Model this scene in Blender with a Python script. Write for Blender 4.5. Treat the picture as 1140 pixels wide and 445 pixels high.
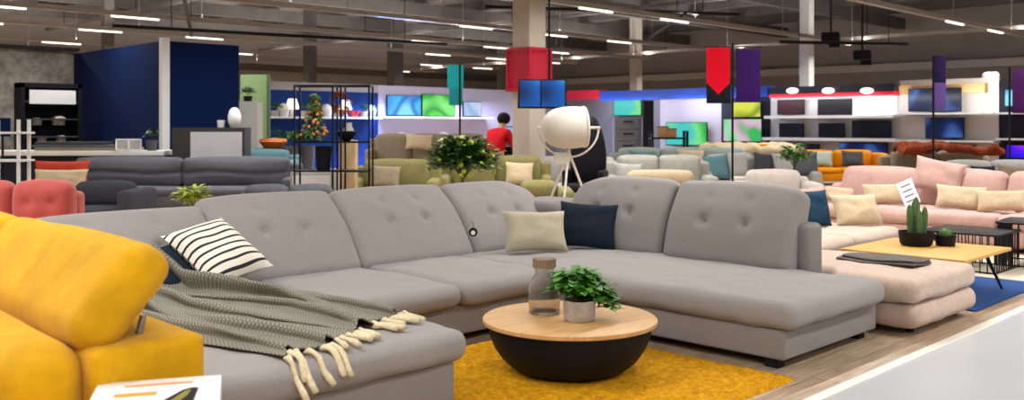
import bpy, math, random
from mathutils import Vector, Matrix, noise, Euler
random.seed(7)
PI = math.pi
sc = bpy.context.scene
for o in list(bpy.data.objects): bpy.data.objects.remove(o)

# ------------------------------------------------------------------ camera, light, exposure
# World X and Y follow the shop's own grid (sofas, aisle, walls); the camera looks along X+Y.
F, HZ, CAMZ = 1036.0, 140.0, 1.5
cam_d = bpy.data.cameras.new('camera'); cam = bpy.data.objects.new('camera', cam_d)
sc.collection.objects.link(cam); sc.camera = cam
cam.location = (0, 0, CAMZ); cam.rotation_euler = (PI/2, 0, -PI/4)
cam_d.sensor_width = 36; cam_d.lens = 36*F/1140; cam_d.shift_y = -(222.5-HZ)/1140
cam_d.clip_end = 200
cam_d.dof.use_dof = True; cam_d.dof.focus_distance = 6.3; cam_d.dof.aperture_fstop = 2.8
w = bpy.data.worlds.new('world'); sc.world = w; w.use_nodes = True
w.node_tree.nodes['Background'].inputs[0].default_value = (.9, .93, 1, 1)
w.node_tree.nodes['Background'].inputs[1].default_value = .3
sc.view_settings.view_transform = 'Standard'; sc.view_settings.look = 'None'
sc.view_settings.gamma = 1; sc.view_settings.exposure = 0.0; sc.view_settings.use_curve_mapping = False
TRACK_Y = [-4.3, -.3, 4.8, 9.8, 15.1, 20.3, 25, 29.2, 34.5, 39.5]  # the two farthest rows are added to brighten the far walls
TRACK_Z = 4.5
def area(name, loc, sx, sy, power, col=(1, .975, .95), rot=(0, 0, 0), spread=180):
    l = bpy.data.lights.new(name, 'AREA'); l.shape = 'RECTANGLE'; l.size = sx; l.size_y = sy
    l.energy = power; l.color = col; l.spread = math.radians(spread)
    o = bpy.data.objects.new(name, l); sc.collection.objects.link(o); o.location = loc; o.rotation_euler = rot
    return o
LP = 335
for y in TRACK_Y:
    k = 1.0 if y < 12 else .85
    for x0 in (-3, 8.5, 20, 31):
        area('ceiling_lamp_light', (x0+1.5, y, TRACK_Z-.115), 8, .06, LP*k*(1 if x0 < 20 else .8), spread=150)
        area('ceiling_added_fill', (x0+1.5, y, TRACK_Z+.1), 8, .06, LP*(.3 if y < 22 else .5), rot=(PI, 0, 0))  # upward fill added above each rail to brighten the ceiling
sc.cycles.max_bounces = 6; sc.cycles.diffuse_bounces = 3; sc.cycles.glossy_bounces = 3
sc.cycles.transmission_bounces = 6; sc.cycles.transparent_max_bounces = 8
sc.cycles.sample_clamp_indirect = 4; sc.cycles.caustics_reflective = False; sc.cycles.caustics_refractive = False

# ------------------------------------------------------------------ helpers
def W(px, d):                 # plan position of a photo column at a distance
    lat = (px-570)/F*d
    return (.70711*(d+lat), .70711*(d-lat))
def zof(py, d): return CAMZ-(py-HZ)/F*d
def onX(px, X):               # point of the plane x = X
    r = (px-570)/F; Y = X*(1-r)/(1+r); return Y, (X+Y)*.70711
def onY(px, Y):
    r = (px-570)/F; X = Y*(1+r)/(1-r); return X, (X+Y)*.70711
def lin(c):
    return tuple((v/12.92 if v <= .04045 else ((v+.055)/1.055)**2.4) for v in [q/255 for q in c])
MC = {}
def mat(name, col, rough=.8, metal=0, var=0, vs=6, bump=0, bs=60, sheen=0, col2=None, emit=0, trans=0, alpha=1, coat=0, stretch=None):
    if name in MC: return MC[name]
    m = bpy.data.materials.new(name); m.use_nodes = True; nt = m.node_tree; b = nt.nodes['Principled BSDF']
    c = lin(col)+(1,)
    b.inputs['Base Color'].default_value = c; b.inputs['Roughness'].default_value = rough
    b.inputs['Metallic'].default_value = metal; b.inputs['Sheen Weight'].default_value = sheen
    b.inputs['Transmission Weight'].default_value = trans; b.inputs['Alpha'].default_value = alpha
    b.inputs['Coat Weight'].default_value = coat
    if rough >= .6 and not trans: b.inputs['Specular IOR Level'].default_value = .2
    if emit:
        b.inputs['Emission Color'].default_value = c; b.inputs['Emission Strength'].default_value = emit
    tc = nt.nodes.new('ShaderNodeTexCoord'); src = tc.outputs['Object']
    if stretch:
        mp = nt.nodes.new('ShaderNodeMapping'); mp.inputs['Scale'].default_value = stretch
        nt.links.new(src, mp.inputs[0]); src = mp.outputs[0]
    if var:
        n = nt.nodes.new('ShaderNodeTexNoise'); n.inputs['Scale'].default_value = vs; n.inputs['Detail'].default_value = 6
        n.inputs['Roughness'].default_value = .65
        nt.links.new(src, n.inputs['Vector'])
        r = nt.nodes.new('ShaderNodeValToRGB'); r.color_ramp.elements[0].position = .32; r.color_ramp.elements[1].position = .68
        c2 = lin(col2) if col2 else tuple(min(1, v*(1+var)) for v in c[:3])
        c1 = c[:3] if col2 else tuple(v*(1-var) for v in c[:3])
        r.color_ramp.elements[0].color = c1+(1,); r.color_ramp.elements[1].color = c2+(1,)
        nt.links.new(n.outputs[0], r.inputs[0]); nt.links.new(r.outputs[0], b.inputs['Base Color'])
    if bump:
        n = nt.nodes.new('ShaderNodeTexNoise'); n.inputs['Scale'].default_value = bs; n.inputs['Detail'].default_value = 3
        nt.links.new(src, n.inputs['Vector'])
        bp = nt.nodes.new('ShaderNodeBump'); bp.inputs['Strength'].default_value = bump; bp.inputs['Distance'].default_value = .01
        nt.links.new(n.outputs[0], bp.inputs['Height']); nt.links.new(bp.outputs[0], b.inputs['Normal'])
    MC[name] = m; return m
def stripes_mat(name, base, stripe, axis, period, width, extra=None, rough=.9):
    m = bpy.data.materials.new(name); m.use_nodes = True; nt = m.node_tree; b = nt.nodes['Principled BSDF']
    b.inputs['Roughness'].default_value = rough
    tc = nt.nodes.new('ShaderNodeTexCoord'); sp = nt.nodes.new('ShaderNodeSeparateXYZ'); nt.links.new(tc.outputs['Object'], sp.inputs[0])
    def mth(op, a, v):
        n = nt.nodes.new('ShaderNodeMath'); n.operation = op; nt.links.new(a, n.inputs[0]); n.inputs[1].default_value = v; return n.outputs[0]
    s = mth('ADD', sp.outputs[axis], 10); s = mth('DIVIDE', s, period); s = mth('FRACT', s, 0); s = mth('LESS_THAN', s, width)
    mx = nt.nodes.new('ShaderNodeMix'); mx.data_type = 'RGBA'
    mx.inputs['A'].default_value = lin(base)+(1,); mx.inputs['B'].default_value = lin(stripe)+(1,)
    nt.links.new(s, mx.inputs['Factor']); nt.links.new(mx.outputs['Result'], b.inputs['Base Color'])
    return m
def screen_mat(name, cols, scale=3, strength=1.2, seed=0, stretch=(1, 1, 1)):
    m = bpy.data.materials.new(name); m.use_nodes = True; nt = m.node_tree; b = nt.nodes['Principled BSDF']
    b.inputs['Base Color'].default_value = (.01, .01, .01, 1); b.inputs['Roughness'].default_value = .4; b.inputs['Specular IOR Level'].default_value = .12
    tc = nt.nodes.new('ShaderNodeTexCoord'); mp = nt.nodes.new('ShaderNodeMapping'); mp.inputs['Location'].default_value = (seed, seed*2, seed*.7)
    mp.inputs['Scale'].default_value = stretch
    nt.links.new(tc.outputs['Object'], mp.inputs[0])
    n = nt.nodes.new('ShaderNodeTexNoise'); n.inputs['Scale'].default_value = scale*.45; n.inputs['Detail'].default_value = .5
    nt.links.new(mp.outputs[0], n.inputs['Vector'])
    r = nt.nodes.new('ShaderNodeValToRGB'); cr = r.color_ramp
    while len(cr.elements) < len(cols): cr.elements.new(.5)
    for i, c in enumerate(cols):
        cr.elements[i].position = .32+.36*i/(len(cols)-1); cr.elements[i].color = lin(c)+(1,)
    nt.links.new(n.outputs[0], r.inputs[0]); nt.links.new(r.outputs[0], b.inputs['Emission Color'])
    b.inputs['Emission Strength'].default_value = strength
    return m

class MB:
    def __init__(s): s.v = []; s.f = []
    def add(s, vs, fs, M=None):
        k = len(s.v)
        s.v += [tuple(M @ Vector(p)) if M else tuple(p) for p in vs]; s.f += [tuple(i+k for i in f) for f in fs]; return s
    def box(s, c, d, M=None, b=0):
        if b: return s.rbox(c, d, b, 3, M)
        x, y, z = [q/2 for q in d]; vs = [(c[0]+i*x, c[1]+j*y, c[2]+k*z) for i in (-1, 1) for j in (-1, 1) for k in (-1, 1)]
        return s.add(vs, [(0, 1, 3, 2), (4, 6, 7, 5), (0, 4, 5, 1), (2, 3, 7, 6), (0, 2, 6, 4), (1, 5, 7, 3)], M)
    def rbox(s, c, d, r, step=.2, M=None, puff=(0, 0, 0), fn=None, k=2):
        h = [q/2 for q in d]; r = min([r]+[q*.98 for q in h])
        ax = []
        for q in h:
            n = max(1, int(round(2*(q-r)/step))) if q > r*1.001 else 1
            a = [-q+r-r*math.tan(PI/4*j/k) for j in range(k, 0, -1)]
            a += [-(q-r)+2*(q-r)*j/n for j in range(n+1)]
            a += [q-r+r*math.tan(PI/4*j/k) for j in range(1, k+1)]
            ax.append(a)
        idx = {}; vs = []; fs = []
        def vert(p):
            key = tuple(round(t, 5) for t in p)
            if key in idx: return idx[key]
            ic = [max(-(h[i]-r), min(h[i]-r, p[i])) for i in range(3)]
            dl = Vector([p[i]-ic[i] for i in range(3)]); dl = dl.normalized()*r if dl.length > 1e-9 else dl
            q = Vector(ic)+dl
            u, v, w_ = q.x/h[0], q.y/h[1], q.z/h[2]
            q.x += puff[0]*u**3*(1-v*v)*(1-w_*w_); q.y += puff[1]*v**3*(1-u*u)*(1-w_*w_); q.z += puff[2]*w_**3*(1-u*u)*(1-v*v)
            if fn: q = fn(q, h)
            idx[key] = len(vs); vs.append(q+Vector(c)); return idx[key]
        for a in range(3):
            b_, c_ = (a+1) % 3, (a+2) % 3
            for sg in (-1, 1):
                for i in range(len(ax[b_])-1):
                    for j in range(len(ax[c_])-1):
                        q = []
                        for (m, n) in ((i, j), (i+1, j), (i+1, j+1), (i, j+1)):
                            p = [0, 0, 0]; p[a] = sg*h[a]; p[b_] = ax[b_][m]; p[c_] = ax[c_][n]; q.append(vert(p))
                        if sg < 0: q.reverse()
                        if len(set(q)) == 4: fs.append(tuple(q))
        return s.add(vs, fs, M)
    def cyl(s, p0, p1, r0, r1=None, n=12, M=None):
        r1 = r0 if r1 is None else r1
        p0, p1 = Vector(p0), Vector(p1); z = (p1-p0).normalized(); x = z.orthogonal().normalized(); y = z.cross(x)
        vs = [p+(x*math.cos(2*PI*i/n)+y*math.sin(2*PI*i/n))*r for p, r in ((p0, r0), (p1, r1)) for i in range(n)]
        fs = [(i, (i+1) % n, n+(i+1) % n, n+i) for i in range(n)]+[tuple(range(n-1, -1, -1)), tuple(range(n, 2*n))]
        return s.add(vs, fs, M)
    def tube(s, pts, r, n=8, closed=False):
        pts = [Vector(p) for p in pts]; m = len(pts); vs = []; fs = []
        rs = r if isinstance(r, (list, tuple)) else [r]*m
        x = None
        for i, p in enumerate(pts):
            a = pts[i-1] if (i or closed) else p; b = pts[(i+1) % m] if (i < m-1 or closed) else p
            t = (b-a).normalized()
            x = t.orthogonal().normalized() if x is None else (x-t*x.dot(t)).normalized()
            y = t.cross(x)
            vs += [p+(x*math.cos(2*PI*j/n)+y*math.sin(2*PI*j/n))*rs[i] for j in range(n)]
        for i in range(m if closed else m-1):
            k = (i+1) % m
            fs += [(i*n+j, i*n+(j+1) % n, k*n+(j+1) % n, k*n+j) for j in range(n)]
        if not closed: fs += [tuple(range(n-1, -1, -1)), tuple(range((m-1)*n, m*n))]
        return s.add(vs, fs)
    def lathe(s, prof, c=(0, 0, 0), n=32, M=None, sq=1):
        vs = []; fs = []
        for r, z in prof: vs += [(c[0]+r*math.cos(2*PI*i/n), c[1]+sq*r*math.sin(2*PI*i/n), c[2]+z) for i in range(n)]
        for k in range(len(prof)-1):
            fs += [(k*n+i, k*n+(i+1) % n, (k+1)*n+(i+1) % n, (k+1)*n+i) for i in range(n)]
        if prof[0][0] > 1e-6: fs.append(tuple(range(n-1, -1, -1)))
        if prof[-1][0] > 1e-6: fs.append(tuple(range((len(prof)-1)*n, len(prof)*n)))
        return s.add(vs, fs, M)
    def ball(s, c, r, n=14, sq=(1, 1, 1), M=None):
        k = n//2; T = Matrix.Translation(c) @ Matrix.Diagonal((sq[0], sq[1], sq[2], 1))
        if M: T = M @ T
        return s.lathe([(max(1e-7, r*math.sin(PI*i/k)), -r*math.cos(PI*i/k)) for i in range(k+1)], (0, 0, 0), n, T)
    def leaf(s, p, d, L, wd, fold=.15):
        d = Vector(d).normalized(); sd = d.cross(Vector((0, 0, 1)))
        sd = sd.normalized() if sd.length > .01 else Vector((1, 0, 0)); up = sd.cross(d)
        p = Vector(p); m = p+d*L*.5
        vs = [p, p+d*L*.25+sd*wd*.4+up*fold*wd, m+sd*wd*.5+up*fold*wd-Vector((0, 0, L*.03)), p+d*L*.8+sd*wd*.28-Vector((0, 0, L*.1)), p+d*L-Vector((0, 0, L*.22)),
              p+d*L*.8-sd*wd*.28-Vector((0, 0, L*.1)), m-sd*wd*.5+up*fold*wd-Vector((0, 0, L*.03)), p+d*L*.25-sd*wd*.4+up*fold*wd, m]
        return s.add(vs, [(0, 1, 8), (1, 2, 8), (2, 3, 8), (3, 4, 8), (4, 5, 8), (5, 6, 8), (6, 7, 8), (7, 0, 8)])
    def build(s, name, m, parent=None, smooth=True, angle=40):
        me = bpy.data.meshes.new(name); me.from_pydata([tuple(p) for p in s.v], [], s.f); me.update()
        me.materials.append(m)
        if smooth:
            me.shade_smooth()
            try: me.set_sharp_from_angle(angle=math.radians(angle))
            except Exception: pass
        o = bpy.data.objects.new(name, me); sc.collection.objects.link(o)
        if parent: o.parent = parent
        return o
def tag(o, label=None, cat=None, group=None, kind=None):
    if label: o['label'] = label
    if cat: o['category'] = cat
    if group: o['group'] = group
    if kind: o['kind'] = kind
    return o
def thing(name, label, cat, loc=(0, 0, 0), rz=0, group=None):
    o = bpy.data.objects.new(name, None); sc.collection.objects.link(o); o.empty_display_size = .1
    o.location = loc; o.rotation_euler = (0, 0, rz); return tag(o, label, cat, group)
def struct(name, mb, m, parent=None, smooth=False):
    o = mb.build(name, m, parent, smooth)
    if not parent: o['kind'] = 'structure'
    return o
def copy_tree(o, loc=None, rz=None, label=None, group=None, parent=None):
    c = o.copy(); sc.collection.objects.link(c)
    if parent: c.parent = parent
    if loc: c.location = loc
    if rz is not None: c.rotation_euler = (0, 0, rz)
    if label: c['label'] = label
    if group: c['group'] = group
    for ch in [q for q in list(sc.objects) if q.parent == o]: copy_tree(ch, parent=c)
    return c
FR = -PI/4                    # turned to face the camera side of the shop

# ------------------------------------------------------------------ materials
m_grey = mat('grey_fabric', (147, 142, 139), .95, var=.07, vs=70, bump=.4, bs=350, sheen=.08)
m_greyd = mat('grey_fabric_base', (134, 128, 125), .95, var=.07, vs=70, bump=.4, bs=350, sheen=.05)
m_yel = mat('yellow_velour', (196, 146, 0), .85, var=.16, vs=5, bump=.35, bs=160, sheen=.08)
m_black = mat('matt_black', (14, 16, 24), .6, var=.2, vs=8)
m_blackm = mat('black_metal', (20, 20, 22), .4, .6)
m_white = mat('white_lacquer', (232, 232, 230), .4)
m_wood = mat('oak_top', (182, 138, 84), .45, var=.2, vs=5, col2=(206, 164, 110), bump=.1, bs=40, stretch=(1, 9, 1))
m_wood2 = mat('honey_oak_top', (190, 140, 62), .45, var=.2, vs=5, col2=(208, 162, 84), stretch=(9, 1, 1))
m_beige = mat('beige_fabric', (190, 168, 152), .95, var=.1, vs=14, bump=.4, bs=260, sheen=.2)
m_pink = mat('pink_fabric', (196, 158, 148), .95, var=.08, vs=12, bump=.3, bs=220, sheen=.3)
m_cream = mat('cream_fabric', (204, 184, 152), .95, var=.1, vs=20, bump=.4, bs=200)
m_lgrey = mat('light_grey_fabric', (176, 174, 170), .95, var=.1, vs=12)
m_char = mat('charcoal_fabric', (96, 97, 104), .95, var=.12, vs=14, bump=.3, bs=240)
m_dchar = mat('dark_charcoal_fabric', (66, 68, 74), .95, var=.12, vs=14)
m_coral = mat('coral_velvet', (186, 84, 78), .8, var=.1, vs=8, sheen=.3)
m_rust = mat('rust_fabric', (128, 58, 32), .95, var=.4, vs=18, bump=.5, bs=90)
m_olive = mat('olive_fabric', (134, 126, 82), .95, var=.1, vs=12)
m_taupe = mat('taupe_fabric', (146, 132, 112), .95, var=.1, vs=12)
m_sage = mat('sage_fabric', (154, 168, 160), .95, var=.1, vs=12)
m_teal = mat('teal_fabric', (96, 132, 140), .95, var=.1, vs=12)
m_navy = mat('navy_fabric', (26, 36, 50), .95, var=.15, vs=20, bump=.4, bs=240)
m_must = mat('mustard_fabric', (206, 130, 14), .9, var=.08, vs=12)
m_blue = mat('blue_pillow_fabric', (26, 56, 78), .9, var=.15, vs=16)
m_sand = mat('sand_weave', (186, 176, 154), .95, var=.12, vs=120, bump=.6, bs=300)
m_leafg = mat('green_leaf', (70, 128, 36), .55, var=.35, vs=18)
m_leafd = mat('dark_leaf', (54, 104, 36), .55, var=.35, vs=18)
m_lime = mat('lime_leaf', (170, 186, 60), .55, var=.3, vs=18)
m_conc = mat('pot_concrete', (176, 168, 160), .9, var=.15, vs=30, bump=.4, bs=80)
m_steel = mat('grey_steel', (150, 150, 150), .35, .8)
m_led = mat('led_white', (255, 246, 232), .5, emit=2.2)

# ------------------------------------------------------------------ the building
def floor_mat():
    m = bpy.data.materials.new('laminate_planks'); m.use_nodes = True; nt = m.node_tree; b = nt.nodes['Principled BSDF']
    b.inputs['Roughness'].default_value = .38
    tc = nt.nodes.new('ShaderNodeTexCoord')
    br = nt.nodes.new('ShaderNodeTexBrick'); br.inputs['Scale'].default_value = 1; br.inputs['Brick Width'].default_value = 1.3
    br.inputs['Row Height'].default_value = .19; br.inputs['Mortar Size'].default_value = .003
    br.inputs['Color1'].default_value = lin((168, 146, 122))+(1,); br.inputs['Color2'].default_value = lin((190, 170, 146))+(1,)
    br.inputs['Mortar'].default_value = lin((120, 100, 80))+(1,)
    nt.links.new(tc.outputs['Object'], br.inputs['Vector'])
    mp = nt.nodes.new('ShaderNodeMapping'); mp.inputs['Scale'].default_value = (1.2, 14, 1); nt.links.new(tc.outputs['Object'], mp.inputs[0])
    n = nt.nodes.new('ShaderNodeTexNoise'); n.inputs['Scale'].default_value = 3; n.inputs['Detail'].default_value = 8; nt.links.new(mp.outputs[0], n.inputs['Vector'])
    r = nt.nodes.new('ShaderNodeValToRGB'); r.color_ramp.elements[0].color = (.62, .56, .5, 1); r.color_ramp.elements[1].color = (1.1, 1.08, 1.05, 1)
    r.color_ramp.elements[0].position = .3; r.color_ramp.elements[1].position = .7
    nt.links.new(n.outputs[0], r.inputs[0])
    mx = nt.nodes.new('ShaderNodeMix'); mx.data_type = 'RGBA'; mx.blend_type = 'MULTIPLY'; mx.inputs['Factor'].default_value = 1
    nt.links.new(br.outputs[0], mx.inputs['A']); nt.links.new(r.outputs[0], mx.inputs['B']); nt.links.new(mx.outputs['Result'], b.inputs['Base Color'])
    return m
struct('floor', MB().box((20, 20, -.05), (50, 50, .1)), floor_mat())
struct('floor_aisle', MB().box((20, -.3, -.012), (50, 5.4, .03)), mat('aisle_polished', (176, 179, 181), .25, var=.03, vs=1.5))
struct('trim_1', MB().box((20, 2.43, .003), (50, .07, .012)), mat('aisle_edge_strip', (226, 220, 206), .5))
m_wall = mat('taupe_wall', (166, 158, 154), .9, var=.06, vs=.5)
struct('wall_right', MB().box((44.6, 20, 3.5), (.3, 50, 7.2)), m_wall)
struct('wall_back', MB().box((20, 44.6, 3.5), (50, .3, 7.2)), m_wall)
struct('wall_left', MB().box((-4.7, 20, 3.5), (.3, 50, 7.2)), m_wall)
struct('wall_front', MB().box((20, -4.9, 3.5), (50, .3, 7.2)), m_wall)
struct('ceiling', MB().box((20, 20, 7.15), (50, 50, .2)), mat('dark_ceiling', (112, 106, 103), .9, var=.12, vs=.8))
m_beam = mat('beam_brown', (104, 98, 94), .8, var=.15, vs=2)
m_lbeam = mat('beam_pale', (216, 212, 208), .7)
for i in range(12):
    x = 4+i*3.5
    struct('trim_ceiling_rib', MB().box((x, 20, 6.85), (.35, 48, .4)), m_beam)
for i, y in enumerate((18, 24, 30, 36, 41)):
    struct('trim_ceiling_girder', MB().box((20, y, 6.3), (48, .3, .5)), m_beam)
# pale bands on the far walls
struct('trim_2', MB().box((44.3, 20, 4.3), (.3, 48, .35)), m_lbeam)
struct('trim_3', MB().box((20, 44.3, 4.6), (48, .3, .35)), m_beam)
m_col = mat('column_cream', (196, 184, 170), .8, var=.05, vs=2)
def column(px, d, wd, m=m_col, z1=7.05):
    x, y = W(px, d)
    c = struct('column', MB().box((x, y, z1/2), (wd, wd, z1)), m); return c
column(589, 17.6, .44)
column(708, 44, .42); column(898, 34, .38, m_lbeam); column(440, 40, .5, m_beam); column(120, 30, .3, m_beam); column(345, 38, .4, m_beam); column(560, 52, .5, m_beam)

# light tracks hung along X
m_rail = mat('track_aluminium', (178, 168, 156), .4, .5)
for ti, y in enumerate(TRACK_Y):
    where = ['behind the camera', 'over the polished aisle', 'above the grey corner sofa', 'fourth from the aisle, beyond the grey sofa', 'running over the banner pole area', 'over the television bays', 'in front of the far display wall', 'farther back above the wallpapered room', 'second from the far wall, added to light it', 'nearest the far wall, added to light it'][ti]
    t = thing('light_track', 'long ceiling light track '+where, 'light track', (14.5, y, TRACK_Z), 0, 'ceiling light tracks')
    MB().box((0, 0, 0), (38, .17, .12)).build('rail', m_rail, t, False)
    for x in range(-17, 19, 5):
        MB().cyl((x, 0, .04), (x, 0, 7.05-TRACK_Z), .012, n=6).build('hanger_rod', m_steel, t)
    for k in range(11):
        x = -17.5+k*3.4+(ti % 3)*.7
        if (k*7+ti*3) % 5 in (0, 3): continue
        MB().box((x, .0, -.085), (1.3, .05, .04)).build('led_tube', m_led, t, False)
for x, z in ((33.5, 4.75), (24, 5.3), (14, 5.6)):
    where = {33.5: 'high above the television shelves', 24: 'crossing above the far sofas', 14: 'crossing the upper left of the ceiling'}[x]
    t = thing('ceiling_conduit', 'pale crosswise conduit '+where, 'conduit', (x, 18, z), 0, 'ceiling conduits')
    MB().box((0, 0, 0), (.14, 50 if x > 30 else 48, .12)).build('tray', m_rail if x > 30 else m_beam, t, False)
    for yy in (-12, -3, 6, 15, 22): MB().cyl((0, yy, .05), (0, yy, 7.05-z), .015, n=6).build('hanger_rod', m_blackm, t)
for i, (px, py, d, L, rz, lab) in enumerate(((686, 12, 26, 7.5, -.55, 'left of the cream pillar'), (940, 48, 28, 4.2, -.6, 'over the white shelves'), (735, 34, 30, 9, .78, 'above the hanging banners'), (210, 22, 24, 9, 1.1, 'above the navy room'), (330, 40, 27, 10, -.2, 'above the black display rack'))):
    x, y = W(px, d)
    t = thing('ceiling_pipe', 'black ceiling pipe '+lab, 'pipe', (x, y, zof(py, d)), rz, 'black ceiling pipes')
    MB().cyl((-L/2, 0, 0), (L/2, 0, 0), .05, n=8).build('pipe', m_blackm, t)
    for q in (-.35, .35): MB().cyl((L*q, 0, 0), (L*q, 0, 7.05-zof(py, d)), .012, n=6).build('hanger_rod', m_blackm, t)
for px, py, d, lab in ((960, 62, 28, 'right of the pale column'), (925, 42, 28, 'at the top of the pale column'), (590, 22, 30, 'high beside the cream pillar')):
    x, y = W(px, d); z = zof(py, d)
    t = thing('ceiling_projector', 'black box unit hanging from the ceiling '+lab, 'projector', (x, y, z), .4)
    MB().box((0, 0, 0), (.9, .5, .28), b=.04).box((.1, -.1, -.2), (.4, .3, .18)).build('housing', m_black, t, angle=30)
    MB().cyl((0, 0, .1), (0, 0, 7.05-z), .03, n=8).build('hanger_rod', m_blackm, t)

# ------------------------------------------------------------------ soft furniture shapes
def tufted(h, tufts, depth=.03, sg=.045, side=-1, ax=1, nz=.004, fn2=None):
    def fn(q, hh):
        q = Vector(q)
        a, b = [i for i in range(3) if i != ax]
        if q[ax]*side > 0:
            for tf in tufts:
                u, v = tf[:2]; wt = tf[2] if len(tf) > 2 else 1
                dd = (q[a]-u)**2+(q[b]-v)**2
                q[ax] -= wt*side*depth*(.5*math.exp(-dd/(2*sg*sg))+.5*math.exp(-dd/(2*(sg*.42)**2)))
        if nz:
            s = noise.noise(Vector((q.x*5+h, q.y*5, q.z*5)))*nz*2
            q[ax] += s; q.z += s*.6
        return fn2(q) if fn2 else q
    return fn
def pillow(name, label, wd, ht, th, m, loc, rot, cat='pillow', group=None, n=18, seed=0, piping=None):
    mb = MB(); vs = []; fs = []
    for side in (-1, 1):
        base = len(vs)
        for j in range(n+1):
            for i in range(n+1):
                u, v = -1+2*i/n, -1+2*j/n
                x = wd/2*u*(1-.09*(1-v*v)*abs(u)**3); z = ht/2*v*(1-.09*(1-u*u)*abs(v)**3)
                t = th/2*(max(0, (1-u**4)*(1-v**4)))**.62
                t *= 1+.22*noise.noise(Vector((u*1.7+seed, v*1.7, side)))
                vs.append((x, side*t, z+ht/2))
        for j in range(n):
            for i in range(n):
                a = base+j*(n+1)+i; q = (a, a+1, a+n+2, a+n+1)
                fs.append(q if side < 0 else q[::-1])
    mb.add(vs, fs); o = mb.build(name, m, angle=180)
    if rot == 'STR':                                   # reclined against the back cushion, slumped to its left
        z_ = Vector((-.12, .5, .30)).normalized(); x_ = Vector((.47, -.02, .04)); x_ = (x_-z_*x_.dot(z_)).normalized(); y_ = z_.cross(x_).normalized(); x_ = y_.cross(z_)
        rot = Matrix((x_, y_, z_)).transposed().to_euler()
    o.location = loc; o.rotation_euler = rot; tag(o, label, cat, group); return o
def sofa(label, cat, loc, rz, L, m, nb=2, H=.85, depth=.95, arm=.2, armh=.62, n_tuft=0, name='sofa', group=None, mback=None, legs=True, seath=.42, crease=0):
    t = thing(name, label, cat, (loc[0], loc[1], 0), rz, group)
    MB().rbox((0, 0, .2), (L-.02, depth-.04, .2), .03, .3).build('base', m, t)
    inner = L-2*arm; sw = inner/nb
    MB().rbox((0, depth/2-.1, (H-.1)/2+.05), (L-.02, .2, H-.2), .06, .25).build('back_frame', m, t)
    for i in range(nb):
        cx = -inner/2+sw*(i+.5)
        MB().rbox((cx, -.09, .3+(seath-.3)/2), (sw-.01, depth-.2, seath-.28), .05, .12, puff=(0, .02, .02)).build('seat_cushion', m, t)
        tf = [(-sw*.2, .06), (sw*.2, .06)] if n_tuft else []
        MB().rbox((cx, depth/2-.29, seath+(H-seath)/2), (sw-.01, .22, H-seath), .08, .035 if crease or tf else .12, M=None, puff=(.01, .04+crease, .03),
                  fn=tufted(i*3+L, tf, .05, .045, fn2=(lambda q: Vector((q.x, q.y+crease*math.exp(-((q.z+.02*math.sin(q.x*4))/.035)**2)*(q.y < 0), q.z))) if crease else None)).build('back_cushion', mback or m, t)
    if arm > .02:
        for s in (-1, 1):
            MB().rbox((s*(L/2-arm/2), -.02, armh/2+.05), (arm, depth-.04, armh-.1), .06, .15, puff=(.01, .01, .015)).build('armrest', m, t)
    if legs:
        for sx in (-1, 1):
            for sy in (-1, 1):
                MB().cyl((sx*(L/2-.12), sy*(depth/2-.12), 0), (sx*(L/2-.12), sy*(depth/2-.12), .12), .018, .028, n=8).build('leg', m_blackm, t)
    return t

# ------------------------------------------------------------------ grey corner sofa
S = thing('corner_sofa', 'large light grey U-shaped corner sofa with buttoned back cushions around the round table', 'sofa', (0, 0, 0))
def part(mb, name, m, par, **k): return mb.build(name, m, par, **k)
def sb(name, x0, x1, y0, y1, z0, z1, m, r=.05, puff=(0, 0, 0), step=.06, fn=None, kk=3):
    return MB().rbox(((x0+x1)/2, (y0+y1)/2, (z0+z1)/2), (x1-x0, y1-y0, z1-z0), r, step, puff=puff, fn=fn, k=kk).build(name, m, S, angle=70)
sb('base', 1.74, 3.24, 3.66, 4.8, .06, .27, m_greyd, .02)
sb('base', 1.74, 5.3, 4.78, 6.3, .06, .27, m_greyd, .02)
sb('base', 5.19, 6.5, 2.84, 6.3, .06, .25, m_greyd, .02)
def seat(x0, x1, y0, y1, z0, z1, tufts, r=.075):
    cx, cy = (x0+x1)/2, (y0+y1)/2
    sb('seat_cushion', x0, x1, y0, y1, z0, z1, m_grey, r, (.012, .012, .018), .045,
       tufted(x0, [(a-cx, b-cy) for a, b in tufts], .022, .05, 1, 2, .004))
seat(1.72, 3.3, 3.6, 5.82, .265, .44, [(2.2, 4.2), (2.8, 4.2), (2.2, 4.9), (2.8, 4.9)])
seat(3.3, 4.23, 4.68, 5.85, .265, .43, [(3.62, 5.3), (3.95, 5.3), (3.62, 5.0), (3.95, 5.0)])
seat(4.235, 5.17, 4.68, 5.85, .265, .43, [(4.55, 5.3), (4.88, 5.3), (4.55, 5.0), (4.88, 5.0)])
seat(5.14, 6.5, 2.76, 5.85, .25, .425, [(5.6, 3.4), (6.0, 3.4), (5.6, 4.0), (6.0, 4.0), (5.6, 4.6), (6.0, 4.6), (5.6, 5.1)])
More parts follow.
